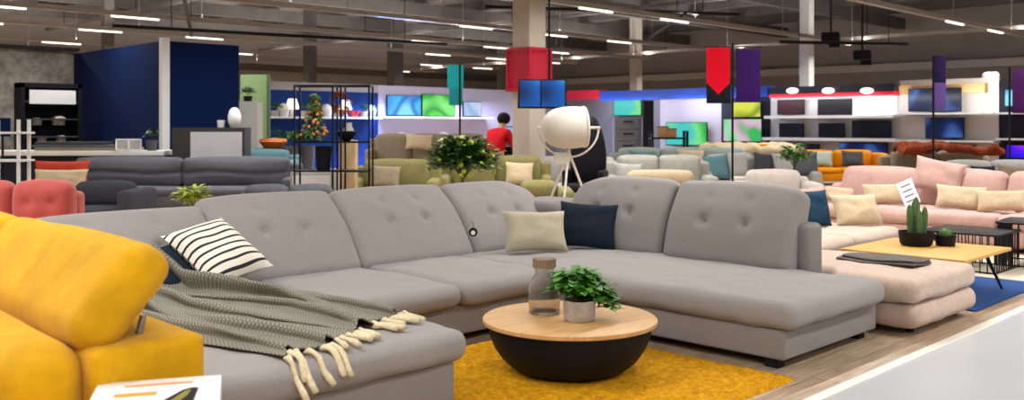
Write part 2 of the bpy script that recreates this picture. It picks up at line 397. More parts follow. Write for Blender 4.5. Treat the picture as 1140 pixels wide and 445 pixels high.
# back cushions: built upright facing -Y, leaned back, then set in place
def backc(w_, hgt, th, lean, loc, rz, tufts, seed, wing=(0, 0), skew=0):
    def fn2(q):
        v = (q.z+hgt/2)/hgt
        u = q.x/(w_/2)
        q.z -= wing[0]*max(0, -u)**3*max(0, v)**2+wing[1]*max(0, u)**3*max(0, v)**2
        q.z += .0
        q.y += .05*math.sin(v*PI*1.0)*(-1 if q.y < 0 else .3)      # belly
        q.x += skew*v
        return q
    tufts = tufts+[(a, b+.2, .28) for a, b in tufts]
    M_ = Matrix.Translation(loc) @ Matrix.Rotation(rz, 4, 'Z') @ Matrix.Rotation(-lean, 4, 'X') @ Matrix.Translation((0, th/2, hgt/2))
    MB().rbox((0, 0, 0), (w_, th, hgt), .07, .028, M=M_, puff=(.006, .02, .006), fn=tufted(seed, tufts, .07, .032, -1, 1, .004, fn2), k=4).build('back_cushion', m_grey, S, angle=180)
LN = .72
backc(1.2, .71, .2, .66, (2.50, 5.78, .40), 0, [(-.25, .0), (.2, .0)], 1, (.03, .0))
backc(1.12, .81, .2, LN, (3.66, 5.78, .41), 0, [(-.17, -.01), (.17, -.01)], 2, (.03, .02))
backc(1.16, .81, .2, LN, (4.80, 5.78, .41), 0, [(-.18, -.01), (.18, -.01)], 5, (.03, .02))
backc(1.06, .80, .2, LN, (5.92, 5.78, .41), 0, [(-.18, -.01), (.16, -.01)], 8, (.02, .18))
backc(1.08, .72, .2, .42, (6.32, 5.16, .41), -PI/2, [(-.2, -.0), (.17, -.0)], 11, (.14, .02))
backc(1.14, .72, .2, .42, (6.32, 4.02, .41), -PI/2, [(-.2, -.02), (.17, -.02)], 14, (.02, .05))
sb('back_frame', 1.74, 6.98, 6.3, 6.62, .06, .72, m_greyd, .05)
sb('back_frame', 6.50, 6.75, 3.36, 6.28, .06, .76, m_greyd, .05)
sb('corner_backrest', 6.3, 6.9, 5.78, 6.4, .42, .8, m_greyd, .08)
for x, y in ((1.85, 3.75), (3.14, 3.75), (1.85, 6.2), (5.27, 2.95), (6.4, 2.95), (5.27, 4.6), (4.3, 4.88), (6.7, 6.4), (3.3, 4.88)):
    MB().box((x, y, .03), (.09, .09, .06)).build('foot', m_black, S, False)

# yellow rug
def rug_mat():
    m = mat('yellow_shag', (168, 110, 0), 1, var=.4, vs=26, col2=(228, 168, 8), bump=1, bs=120)
    return m
mb = MB(); NX, NY = 130, 150; x0, x1, y0, y1 = 3.34, 5.06, 2.7, 4.66
for j in range(NY+1):
    for i in range(NX+1):
        x = x0+(x1-x0)*i/NX; y = y0+(y1-y0)*j/NY
        e = min(i, NX-i, j, NY-j)
        z = .0 if e == 0 else .018+.012*noise.noise(Vector((x*40, y*40, 0)))+.006*noise.noise(Vector((x*9, y*9, 3)))
        mb.v.append((x+.006*noise.noise(Vector((x*30, y*30, 5))), y+(.008*noise.noise(Vector((x*30, y*30, 9)))), z))
for j in range(NY):
    for i in range(NX):
        a = j*(NX+1)+i; mb.f.append((a, a+1, a+NX+2, a+NX+1))
tag(mb.build('rug', rug_mat(), angle=180), 'yellow shaggy rug under the round coffee table', 'rug')

# round coffee table
TX, TY = 4.257, 3.76
T = thing('coffee_table', 'round black bowl-shaped coffee table with a light wooden top on the yellow rug', 'coffee table', (TX, TY, .02))
MB().lathe([(.001, .0), (.29, 0), (.345, .02), (.41, .075), (.46, .145), (.488, .215), (.497, .27), (.497, .287), (.001, .287)], n=72).build('bowl_base', m_black, T, angle=50)
MB().lathe([(.001, .287), (.522, .287), (.53, .293), (.53, .312), (.522, .318), (.001, .318)], n=72).build('table_top', m_wood, T)
# bottle vase on the table
def glass(name, col, rough=.05, tr=.9):
    m = mat(name, col, rough, trans=tr); m.node_tree.nodes['Principled BSDF'].inputs['IOR'].default_value = 1.12; return m
gx, gy = W(606, 5.78)
V = thing('glass_vase', 'smoky brown glass bottle vase on the round coffee table', 'vase', (gx, gy, .339))
MB().lathe([(.001, 0), (.085, 0), (.098, .012), (.1, .10), (.096, .17), (.075, .215), (.058, .24), (.058, .27), (.072, .285), (.072, .335), (.062, .335), (.062, .29),
            (.048, .27), (.048, .24), (.065, .21), (.088, .165), (.091, .1), (.088, .02), (.001, .012)], n=40).build('bottle', glass('smoky_glass', (236, 230, 224)), V, angle=180)
MB().lathe([(.0735, .285), (.0735, .335)], n=40).add([], []).build('rim_band', mat('tan_band', (150, 120, 92), .4, alpha=.75), V)
# plant on the table
def leafy(par, c, R, n, L, wd, m, zs=.8, seed=1, drop=0, name='foliage', up=.2):
    rnd = random.Random(seed); mb = MB()
    for i in range(n):
        a = rnd.uniform(0, 2*PI); e = rnd.uniform(-.2, 1.3); r = R*rnd.uniform(.15, 1)
        dv = Vector((math.cos(a)*math.cos(e), math.sin(a)*math.cos(e), math.sin(e)*zs))
        p = Vector(c)+dv*r; p.z -= drop*rnd.random()*r
        o = Vector((math.cos(a), math.sin(a), rnd.uniform(-.3, .5)+up))
        mb.leaf(p, o, L*rnd.uniform(.7, 1.2), wd*rnd.uniform(.7, 1.2))
    for i in range(max(4, n//14)):
        a = rnd.uniform(0, 2*PI); e = rnd.uniform(.2, 1.3)
        mb.tube([(c[0], c[1], c[2]-R*.45), (c[0]+math.cos(a)*R*.3, c[1]+math.sin(a)*R*.3, c[2]), (c[0]+math.cos(a)*R*.7*math.cos(e), c[1]+math.sin(a)*R*.7*math.cos(e), c[2]+R*.7*zs*math.sin(e))], .004, 5)
    return mb.build(name, m, par, angle=180)
px_, py_ = W(645, 5.56)
Pp = thing('potted_plant', 'bushy green plant in a small concrete pot on the round coffee table', 'plant', (px_, py_, .339))
MB().lathe([(.001, 0), (.082, 0), (.092, .015), (.098, .125), (.09, .125), (.084, .02), (.001, .02)], n=32).build('pot', m_conc, Pp)
MB().lathe([(.001, .1), (.086, .1)], n=24).lathe([(.001, .09), (.08, .09), (.086, .1)], n=24).build('soil', mat('soil', (50, 36, 26), 1), Pp)
leafy(Pp, (-.01, .02, .19), .14, 340, .08, .062, m_leafg, .85, 3)
leafy(Pp, (.11, -.06, .13), .1, 150, .07, .055, m_leafg, .9, 4, .6)
leafy(Pp, (.155, -.115, .08), .05, 26, .05, .04, m_leafg, .9, 5, .6)

# pillows on the grey sofa
pillow('throw_pillow', 'plain sand-coloured woven pillow in the sofa corner', .56, .37, .17, m_sand, (5.66, 5.36, .44), (-.42, .03, -.52), 'pillow', seed=2)
pillow('throw_pillow', 'dark navy pillow tucked behind the sand-coloured one in the sofa corner', .52, .42, .16, m_navy, (6.13, 5.24, .44), (-.42, .05, -1.0), 'pillow', seed=5)
m_str = stripes_mat('black_cream_stripes', (222, 214, 200), (30, 30, 34), 2, .062, .3)
pillow('throw_pillow', 'cream pillow with black stripes on the left seat of the grey sofa', .47, .58, .17, m_str, (3.0, 5.42, .535), 'STR', 'pillow', seed=8)
pillow('throw_pillow', 'dark teal pillow mostly hidden under the throw and striped pillow', .46, .4, .14, m_navy, (2.62, 5.58, .45), (-.95, -.25, .1), 'pillow', seed=9)
hx, hy = 5.17, 5.62
Hq = thing('hang_tag', 'small black and white hang tag on the grey back cushion beside the sand pillow', 'tag', (hx, hy, .63))
MB().cyl((0, 0, 0), (-.008, -.008, 0), .036, n=24).build('tag_disc', m_black, Hq)
MB().cyl((-.009, -.009, -.004), (-.012, -.012, -.004), .018, n=20).build('tag_print', m_white, Hq)
MB().tube([(0, 0, .03), (.01, .01, .06), (.03, .05, .08)], .0025, 5).build('loop', m_black, Hq)

# throw blanket
def throw_mat():
    m = bpy.data.materials.new('herringbone_knit'); m.use_nodes = True; nt = m.node_tree; b = nt.nodes['Principled BSDF']
    b.inputs['Roughness'].default_value = .95
    uv = nt.nodes.new('ShaderNodeTexCoord')
    def wave(rz, sc_):
        mp = nt.nodes.new('ShaderNodeMapping'); mp.inputs['Rotation'].default_value = (0, 0, rz); nt.links.new(uv.outputs['UV'], mp.inputs[0])
        wv = nt.nodes.new('ShaderNodeTexWave'); wv.inputs['Scale'].default_value = sc_; wv.inputs['Distortion'].default_value = 1.2
        nt.links.new(mp.outputs[0], wv.inputs[0]); return wv
    a, c = wave(.75, 17), wave(-.75, 17)
    mx = nt.nodes.new('ShaderNodeMath'); mx.operation = 'MULTIPLY'; nt.links.new(a.outputs['Fac'], mx.inputs[0]); nt.links.new(c.outputs['Fac'], mx.inputs[1])
    r = nt.nodes.new('ShaderNodeValToRGB'); r.color_ramp.elements[0].color = lin((100, 97, 86))+(1,); r.color_ramp.elements[1].color = lin((146, 141, 124))+(1,)
    r.color_ramp.elements[0].position = .1; r.color_ramp.elements[1].position = .6
    nt.links.new(mx.outputs[0], r.inputs[0]); nt.links.new(r.outputs[0], b.inputs['Base Color'])
    bp = nt.nodes.new('ShaderNodeBump'); bp.inputs['Strength'].default_value = .3; bp.inputs['Distance'].default_value = .002
    nt.links.new(mx.outputs[0], bp.inputs['Height']); nt.links.new(bp.outputs[0], b.inputs['Normal'])
    return m
Th = thing('throw_blanket', 'grey-green herringbone throw with cream tassels draped over the left end of the grey sofa', 'blanket', (2.6, 4.6, .46))
def seatz(x, y):
    z = .452
    e = 3.6+.08-y
    if e > 0: z -= .08-math.sqrt(max(0, .0064-min(e, .08)**2))
    if e > .08: z -= (e-.08)*1.0
    e = x-(3.3-.07)
    if e > 0: z -= .8*e
    return z
NS, NT = 110, 130
L0, L1, R0, R1 = Vector((2.0, 5.72)), Vector((2.2, 3.68)), Vector((2.78, 5.74)), Vector((3.24, 4.12))
RIDGE = [(.09, .05, 3, 0, .08, .035), (.23, .07, 4, 1, .12, .035), (.36, .07, 3, 2.4, .085, .03), (.50, .08, 3.4, 4, .13, .04),
         (.63, .06, 4.2, 5.5, .09, .028), (.77, .07, 3, .6, .12, .035), (.92, .04, 5, 2, .12, .04)]
def thp(s, t):
    a = L0.lerp(L1, s)+Vector((-.10*math.sin(PI*s), .0)); b = R0.lerp(R1, s)+Vector((.20*math.sin(PI*s)**1.0, .03*math.sin(PI*s)))
    p = a.lerp(b, t)
    p += Vector((0, -.06*math.sin(PI*t)*s))
    p.x += .02*noise.noise(Vector((s*4, t*3, 1))); p.y += .03*math.sin(t*19)*s*s
    fold = .012*abs(noise.noise(Vector((s*7, t*9, 7))))
    for c0, am, fr, phs, ht, wd in RIDGE:
        c_ = c0+am*math.sin(fr*s+phs)+.03*noise.noise(Vector((s*3, c0*9, 4)))
        u = (t-c_)/wd
        fold += ht*(.55+.45*math.sin(3.1*s+phs*2))*math.exp(-abs(u)**1.5)
        p.x += .02*math.exp(-u*u)*u-.85*ht*math.exp(-u*u)*(1-.4*s); p.y += .03*math.exp(-u*u)*math.sin(9*s+phs)
    edge = min(1, 9*min(t, 1-t)+.15); p.x += .035*math.sin(7*s+1)*(1-t)+.02*noise.noise(Vector((s*9, t*2, 5)))
    z = max(.2, seatz(p.x, p.y))+.014+max(0, fold)*edge*(1.25-.65*s)+max(0, .12-s)*1.2
    return Vector((p.x-2.6, p.y-4.6, z-.46))
mb = MB()
for i in range(NS+1):
    for j in range(NT+1): mb.v.append(thp(i/NS, j/NT))
for i in range(NS):
    for j in range(NT):
        a = i*(NT+1)+j; mb.f.append((a, a+1, a+NT+2, a+NT+1))
cl = mb.build('cloth', throw_mat(), Th, angle=180)
uvl = cl.data.uv_layers.new(name='UVMap')
for lp in cl.data.loops:
    i, j = divmod(lp.vertex_index, NT+1); uvl.data[lp.index].uv = (j/NT*1.2, i/NS*2.2)
md = cl.modifiers.new('thick', 'SOLIDIFY'); md.thickness = .008; md.offset = 0
m_tas = mat('tassel_cream', (214, 198, 164), .95, var=.15, vs=60, bump=.5, bs=200)
rnd = random.Random(5)
for i in range(24):
    t = i/23
    p = thp(1, t); dx = Vector((.1+.3*(t-.4)+rnd.uniform(-.3, .3), -1+.25*t)).normalized()
    Lt = rnd.uniform(.14, .19); pts = []; rr = []
    for k in range(7):
        q = Vector((p.x+dx.x*Lt*k/6, p.y+dx.y*Lt*k/6)); z = seatz(q.x+2.6, q.y+4.6)-.46+.016-(.012 if k == 0 else 0)
        pts.append((q.x, q.y, max(z, p.z-.22))); rr.append((.008, .017, .011, .013, .015, .017, .015)[k])
    MB().tube(pts, rr, 7).build('tassel', m_tas, Th, angle=180)

# ------------------------------------------------------------------ yellow sofa, left foreground
Y = thing('yellow_sofa', 'mustard yellow sofa with raised headrest at the left foreground', 'sofa', (1.2, 3.8, 0))
def yb(name, x0, x1, y0, y1, z0, z1, r, puff=(0, 0, 0), M=None, fn=None, step=.06):
    return MB().rbox(((x0+x1)/2-1.2, (y0+y1)/2-3.8, (z0+z1)/2), (x1-x0, y1-y0, z1-z0), r, step, puff=puff, M=M, fn=fn, k=4).build(name, m_yel, Y, angle=75)
yb('base', .32, 1.58, 2.6, 5.2, .08, .40, .04)
yb('armrest', .4, 1.62, 2.56, 2.93, .1, .56, .05, (.01, .01, .012))
yb('back_frame', 1.12, 1.5, 2.96, 5.2, .3, .80, .035, (.005, .0, .008))
def wr(q, h):
    q = Vector(q)
    e = max(0, 1-(q.y+h[1])/.6)
    a = math.atan2(q.z+.05, q.y+h[1]+.06)
    s = math.sin(a*13+3*noise.noise(Vector(q)*5))*.005*e*(1 if q.x < 0 else 0)
    q.x += s-.03*math.cos(q.z/h[2]*1.4)*(1 if q.x < 0 else 0)
    q += Vector((1, 0, 1))*noise.noise(Vector(q)*3)*.012
    return q
yb('back_cushion', .88, 1.14, 3.0, 4.1, .36, .83, .11, (.03, .03, .02), fn=wr, step=.035)
yb('back_cushion', .88, 1.14, 4.1, 5.2, .36, .83, .11, (.03, .03, .02), fn=wr, step=.05)
yb('seat_cushion', .3, .9, 2.95, 4.08, .38, .5, .06, (.01, .01, .02))
yb('seat_cushion', .3, .9, 4.08, 5.2, .38, .5, .06, (.01, .01, .02))
def hd(seed):
    def f(q, h):
        q = Vector(q)
        for sy in ((-h[1]+.36, -h[1]+.62) if seed == 1 else (0.1,)):
            q.x -= -.012*math.exp(-((q.y-sy)/.014)**2) if q.x < 0 else 0
        q.x += .012*noise.noise(Vector((q.x*4+seed, q.y*4, q.z*5))); q.z += .01*noise.noise(Vector((q.x*5, q.y*3+seed, 1)))
        w_ = max(0, 1-(q.y+h[1])/.35)
        q.x += .002*math.sin((q.z-q.y*.6)*70+4*noise.noise(q*5))*w_
        v = q.z/h[2]
        q.y += .05*w_*(1-v)*.5
        return q
    return f
for k, (a, b) in enumerate(((2.97, 4.3), (4.31, 5.4))):
    Mh = Matrix.Translation((1.13-1.2, (a+b)/2-3.8, .79)) @ Matrix.Rotation(.64, 4, 'Y') @ Matrix.Translation((0, 0, .185))
    MB().rbox((0, 0, 0), (.17, b-a, .38), .075, .03, M=Mh, puff=(.02, .015, .015), fn=hd(k+1), k=4).build('headrest', m_yel, Y, angle=180)
MB().cyl((.12, -.70, .78), (.14, -.70, .86), .012, n=10).build('headrest_hinge', m_steel, Y)
for x, y in ((.45, 2.7), (1.45, 2.7), (.45, 5.05), (1.45, 5.05)):
    MB().cyl((x-1.2, y-3.8, 0), (x-1.2, y-3.8, .1), .03, n=10).build('leg', m_black, Y)
# white carton on the yellow armrest
bx = thing('product_box', 'white cardboard box with orange stripes and black emblem on the yellow armrest', 'box', (1.23, 2.75, .582), -.5)
MB().box((0, 0, .055), (.37, .34, .11), b=.004).build('carton', m_white, bx)
m_or = mat('orange_print', (224, 140, 50), .6)
MB().box((.0, .10, .1102), (.2, .018, .001)).build('orange_stripe', m_or, bx, False)
MB().box((-.06, .0, .1102), (.12, .04, .001)).build('orange_stripe', m_or, bx, False)
MB().add([(.0, -.13, .1102), (.075, .02, .1102), (.10, .04, .1102), (.12, .03, .1102), (.11, -.13, .1102)], [(0, 4, 3, 2, 1)]).build('black_emblem', m_black, bx, False)
MB().add([(.03, -.13, .1108), (.08, .0, .1108), (.1, .02, .1108), (.09, -.05, .1108), (.06, -.13, .1108)], [(0, 4, 3, 2, 1)]).build('emblem_core', mat('olive_print', (120, 116, 50), .6), bx, False)
MB().add([(-.149, -.149, .1102), (-.05, -.149, .1102), (-.07, -.11, .1102), (-.149, -.11, .1102)], [(0, 1, 2, 3)]).build('black_strip', m_black, bx, False)

# ------------------------------------------------------------------ beige sofa, coffee table and rugs on the right
def rugbox(name, label, x0, x1, y0, y1, m, z=.015):
    o = MB().rbox(((x0+x1)/2, (y0+y1)/2, z/2), (x1-x0, y1-y0, z), .006, .5).build(name, m); tag(o, label, 'rug'); return o
rugbox('rug', 'blue carpet under the rectangular oak coffee table', 7.95, 9.75, 2.66, 4.02, mat('blue_carpet', (42, 72, 124), 1, var=.2, vs=60, bump=.5, bs=200))
rugbox('rug', 'cream carpet in front of the pink sofa', 9.8, 11.7, 2.6, 5.4, mat('cream_carpet', (214, 200, 176), 1, var=.1, vs=60, bump=.5, bs=200))
Bs = thing('beige_sofa', 'beige corner sofa with low double-cushion chaise next to the grey sofa', 'sofa', (7.2, 3.8, 0))
def bb(name, x0, x1, y0, y1, z0, z1, r=.06, puff=(.01, .01, .015), m=m_beige, notch=0):
    if notch:
        def nf(q):
            yy = q.y+(y0+y1)/2
            k = max(0, min(1, (yy-3.2)/.12)); t_ = (x1-x0)/2-q.x
            q.x += notch*k*t_/(x1-x0); return q
        return MB().rbox(((x0+x1)/2-7.2, (y0+y1)/2-3.8, (z0+z1)/2), (x1-x0, y1-y0, z1-z0), r, .06, puff=puff, fn=tufted(x0, [], nz=.004, ax=2, fn2=nf), k=4).build(name, m, Bs, angle=75)
    return MB().rbox(((x0+x1)/2-7.2, (y0+y1)/2-3.8, (z0+z1)/2), (x1-x0, y1-y0, z1-z0), r, .08, puff=puff, fn=tufted(x0, [], nz=.005, ax=2), k=4).build(name, m, Bs, angle=75)
bb('base', 6.62, 7.83, 2.6, 5.2, .05, .235, .085, notch=.2)
bb('seat_cushion', 6.60, 7.8, 2.6, 4.0, .235, .415, .07, notch=.2)
bb('seat_cushion', 6.90, 7.8, 4.02, 5.0, .235, .415, .08)
bb('base', 7.84, 10.1, 4.12, 5.2, .05, .235, .085)
bb('seat_cushion', 7.82, 8.9, 4.08, 5.0, .235, .415, .08)
bb('seat_cushion', 8.91, 10.0, 4.08, 5.0, .235, .415, .08)
bb('back_frame', 6.9, 10.1, 5.22, 5.45, .05, .6, .05)
for k in range(3): bb('back_cushion', 6.95+k*1.02, 7.95+k*1.02, 4.98, 5.2, .42, .72, .08)
for x, y in ((6.85, 2.75), (7.7, 2.75), (9.95, 4.25), (6.85, 5.1), (9.95, 5.1)):
    MB().cyl((x-7.2, y-3.8, 0), (x-7.2, y-3.8, .06), .03, n=10).build('foot', m_black, Bs)
# folded leather sample on the chaise
fs_ = thing('folded_blanket', 'dark grey-brown folded blanket lying on the beige chaise', 'blanket', (7.26, 3.12, .428), .0)
m_fold = mat('brown_grey_fabric', (96, 88, 84), .8, var=.2, vs=20, bump=.4, bs=120)
def wv(q, h): return Vector((q.x, q.y, q.z+.008*math.sin(q.x*14+q.y*9)))
MB().rbox((0, 0, .012), (.34, .62, .018), .008, .04, fn=wv).build('lower_fold', m_fold, fs_)
MB().rbox((.02, -.01, .032), (.3, .58, .018), .008, .04, fn=wv).build('upper_fold', m_fold, fs_)
# pillows on beige sofa
pillow('throw_pillow', 'dark blue pillow standing at the right end of the beige sofa', .46, .40, .16, m_blue, (9.25, 4.72, .43), (-.3, 0, -.5), 'pillow', seed=3)
pillow('throw_pillow', 'cream pillow beside the dark blue one on the beige sofa', .56, .36, .18, m_cream, (9.72, 4.42, .43), (-.45, 0, -.55), 'pillow', seed=4)
# rectangular oak coffee table
R = thing('coffee_table', 'rectangular honey oak coffee table with black angled legs and cacti on it', 'coffee table', (8.62, 3.34, .015))
MB().rbox((0, -.03, .365), (1.16, 1.08, .03), .008, .5).build('table_top', m_wood2, R)
MB().box((0, 0, .335), (1.0, .9, .02)).build('under_frame', m_blackm, R, False)
for sx in (-1, 1):
    for sy in (-1, 1):
        MB().tube([(sx*.42, sy*.38, .34), (sx*.54, sy*.5, 0)], .012, 8).tube([(sx*.36, sy*.42, .34), (sx*.54, sy*.5, 0)], .009, 6).build('leg', m_blackm, R)
cx_, cy_ = 8.72, 3.44
C = thing('potted_cactus', 'tall spiky cactus cluster in a black pot on the oak coffee table', 'cactus', (cx_, cy_, .396))
MB().lathe([(.001, 0), (.12, 0), (.14, .02), (.155, .13), (.145, .13), (.13, .03), (.001, .03)], n=28).lathe([(.001, .11), (.143, .11)], n=28).build('pot', m_black, C)
m_cac = mat('cactus_green', (82, 112, 72), .7, var=.25, vs=20)
for a, b, h_, r_ in ((0, 0, .34, .033), (.06, .04, .3, .03), (-.06, .03, .27, .028), (.03, -.06, .25, .028), (-.05, -.05, .22, .026), (.09, -.03, .18, .024)):
    mb = MB(); n = 14; prof = [(r_*.8, 0), (r_, h_*.3), (r_, h_*.75), (r_*.6, h_*.94), (.003, h_)]
    vs = []; fs = []
    for r0, z in prof:
        for i in range(n): rr = r0*(1 if i % 2 else .72); vs.append((a+rr*math.cos(2*PI*i/n)+a*z*.5, b+rr*math.sin(2*PI*i/n)+b*z*.5, .11+z))
    for k in range(len(prof)-1): fs += [(k*n+i, k*n+(i+1) % n, (k+1)*n+(i+1) % n, (k+1)*n+i) for i in range(n)]
    mb.add(vs, fs).build('cactus_stem', m_cac, C, angle=20)
C2 = thing('potted_cactus', 'small low cactus in a short black pot beside the tall cacti on the oak table', 'cactus', (cx_+.17, cy_-.2, .396))
MB().lathe([(.001, 0), (.08, 0), (.095, .1), (.085, .1), (.07, .02), (.001, .02)], n=24).lathe([(.001, .085), (.085, .085)], n=24).build('pot', m_black, C2)
MB().ball((0, 0, .11), .055, 12).ball((.04, .03, .1), .03, 10).build('cactus_ball', m_leafd, C2)
# black wire nesting tables
for i, (x, y, wd, h_, lab) in enumerate(((10.3, 3.5, .75, .4, 'left one'), (11.0, 3.05, .7, .47, 'right one'))):
    t = thing('wire_side_table', 'low black wire cage side table by the oak table, '+lab, 'side table', (x, y, .016), .1*i, 'wire side tables')
    MB().rbox((0, 0, h_-.012), (wd, wd, .022), .008, .5).build('tray_top', m_blackm, t)
    mb = MB(); n = 10
    for s in range(4):
        M_ = Matrix.Rotation(s*PI/2, 4, 'Z')
        for k in range(n): mb.cyl((-wd/2+.03+(wd-.06)*k/n, -wd/2+.03, .0), (-wd/2+.03+(wd-.06)*k/n, -wd/2+.03, h_-.02), .007, n=6, M=M_)
        mb.box((0, -wd/2+.03, .012), (wd-.05, .014, .014), M_)
    mb.build('wire_cage', m_blackm, t)

# pink sofa
PS = thing('pink_sofa', 'long blush pink sofa with loose cushions beyond the oak coffee table', 'sofa', (12.3, 4.3, 0))
def pb(name, x0, x1, y0, y1, z0, z1, r=.07, puff=(.01, .02, .02), M=None, m=m_pink):
    return MB().rbox(((x0+x1)/2-12.3, (y0+y1)/2-4.3, (z0+z1)/2), (x1-x0, y1-y0, z1-z0), r, .1, puff=puff, fn=tufted(y0, [], nz=.008, ax=2), k=3, M=M).build(name, m, PS, angle=75)
pb('base', 11.9, 13.1, 1.6, 6.3, .06, .26, .04)
pb('seat_cushion', 11.86, 12.75, 3.76, 6.1, .26, .44); pb('seat_cushion', 11.86, 12.75, 1.7, 3.74, .26, .44)
pb('back_frame', 12.85, 13.15, 1.6, 6.3, .06, .68)
for k in range(4):
    y = 1.75+1.1*k
    Mb = Matrix.Translation((.55, y+.53-4.3, .42)) @ Matrix.Rotation(.25, 4, 'Y') @ Matrix.Translation((0, 0, .24))
    MB().rbox((0, 0, 0), (.24, 1.08, .52), .1, .08, M=Mb, puff=(.03, .01, .03), fn=tufted(k*4, [], nz=.012, ax=0), k=3).build('back_cushion', m_pink, PS, angle=90)
pb('armrest', 11.9, 13.1, 6.22, 6.42, .06, .6)
for x in (12.0, 13.0):
    for y in (1.75, 6.2): MB().cyl((x-12.3, y-4.3, 0), (x-12.3, y-4.3, .08), .03, n=8).build('leg', m_blackm, PS)
for px, top, bot, wpx, m, lab, s in ((932, 217, 233, 30, m_cream, 'small peach pillow at the left end of the pink sofa', 1), (985, 213, 236, 44, m_cream, 'wide cream pillow left of the price card on the pink sofa', 2),
                                    (1068, 207, 233, 46, m_cream, 'warm cream pillow right of the price card on the pink sofa', 3), (1118, 209, 233, 50, m_cream, 'cream pillow at the right edge on the pink sofa', 4)):
    Yy, d = onX(px, 12.25); pillow('throw_pillow', lab, wpx/F*d*1.12, (bot-top)/F*d*1.05, .18, m, (12.25, Yy, .455), (-.35, .1*(s % 2)-.05, -PI/2+.25), 'pillow', 'pillows along the pink sofa', 10, s)
Yy, d = onX(1040, 12.6)
pillow('throw_pillow', 'pink pillow standing on the back cushions right of centre on the pink sofa', .62, .46, .2, m_pink, (12.6, Yy, .62), (-.3, .2, -PI/2+.3), 'pillow', seed=6)
Yy, d = onX(1020, 12.2)
sg = thing('price_card', 'white price card with grey print leaning on the pink sofa', 'sign', (12.12, Yy, .47), -PI/2)
Ms = Matrix.Rotation(-.4, 4, 'X') @ Matrix.Rotation(-.5, 4, 'Y')
MB().box((0, 0, .2), (.2, .01, .36), Ms).build('card', m_white, sg, False)
for k in range(4): MB().box((0, -.007, .08+k*.075), (.13, .002, .018), Ms).build('print_line', m_char, sg, False)

# ------------------------------------------------------------------ tripod studio lamp behind the sofa
lx, ly = W(633, 10.2)
L = thing('floor_lamp', 'white tripod studio floor lamp with a large drum head behind the grey sofa corner', 'floor lamp', (lx, ly, 0), FR)
m_lw = mat('lamp_white', (236, 230, 216), .45)
zt = zof(168, 10.2)
for a in (-PI/2-.3, PI*.12, PI*.85):
    MB().cyl((0, 0, zt), (.5*math.cos(a), .5*math.sin(a), 0), .014, .012, n=10).build('leg', m_lw, L)
MB().cyl((0, 0, zt-.12), (0, 0, zt+.06), .022, n=12).build('centre_post', m_lw, L)
MB().rbox((-.09, -.03, zt-.08), (.15, .08, .13), .01, .1).build('control_box', m_lw, L)
zc = zof(142, 10.2); Rb = .33
pts = [(Rb*math.cos(a), 0, zc+Rb*math.sin(a)*.98) for a in [PI*(-.02)-PI*i/24*.96 for i in range(25)]]
MB().tube(pts, .011, 8).build('yoke_bracket', m_lw, L)
Ml = Matrix.Translation((0, 0, zc)) @ Matrix.Rotation(-.12, 4, 'Y') @ Matrix.Rotation(.35, 4, 'X')
hp = [(.001, -.30), (.07, -.292), (.135, -.262), (.185, -.21), (.215, -.14), (.23, -.05), (.232, .06), (.222, .16), (.232, .17), (.225, .19), (.2, .18), (.001, .16)]
Mr = Ml @ Matrix.Rotation(.12, 4, 'Z') @ Matrix.Rotation(PI/2+.12, 4, 'Y')
MB().lathe(hp, n=48, M=Mr).build('lamp_head', m_lw, L)
for s in (-1, 1): MB().cyl((s*.2, .05, zc), (s*.345, 0, zc), .016, n=12).build('pivot_knob', m_lw, L)

# lemon bush
def bush(label, px, d, top, bot_r, n, m, L_=.1, fruit=None, name='potted_shrub', pot=m_conc, wpx=60, seed=2, cat='plant'):
    x, y = W(px, d); zt_ = zof(top, d); r = wpx/F*d/2
    t = thing(name, label, cat, (x, y, 0))
    ph = max(.2, zt_-2.2*r)
    MB().lathe([(.001, 0), (r*.45, 0), (r*.6, ph), (r*.52, ph), (r*.45, ph-.04), (.001, ph-.04)], n=20).build('pot', pot, t)
    MB().cyl((0, 0, ph-.05), (0, 0, zt_-r), .02, .012, n=8).build('stem', mat('bark', (92, 70, 50), .9), t)
    leafy(t, (0, 0, zt_-r*.85), r, n, L_, L_*.5, m, .85, seed, up=.4)
    if fruit:
        leafy(t, (0, 0, zt_-r*.85), r*1.05, 260, L_, L_*.5, m_lime, .85, seed+5, up=.4, name='young_leaves')
        rnd = random.Random(3); mb = MB()
        for i in range(26):
            a, e = rnd.uniform(0, 2*PI), rnd.uniform(-.4, 1.2)
            mb.ball((r*.95*math.cos(a)*math.cos(e), r*.95*math.sin(a)*math.cos(e), zt_-r*.85+r*.8*math.sin(e)), (.024), 8)
        f = mb.build('lemons', fruit, t); f['kind'] = 'stuff'
    return t
bush('leafy lemon bush with small yellow-green fruits just behind the grey sofa', 515, 9.4, 152, .5, 1500, m_leafd, .11, mat('lemon', (196, 206, 60), .5), wpx=76)
bush('low lime-leaved plant peeking over the left of the grey sofa back', 214, 10.5, 208, .3, 160, m_lime, .12, wpx=36, seed=8)
bush('green plant with pale leaves among the far grey pillows', 884, 15.9, 160, .3, 220, m_leafg, .13, wpx=40, seed=9)

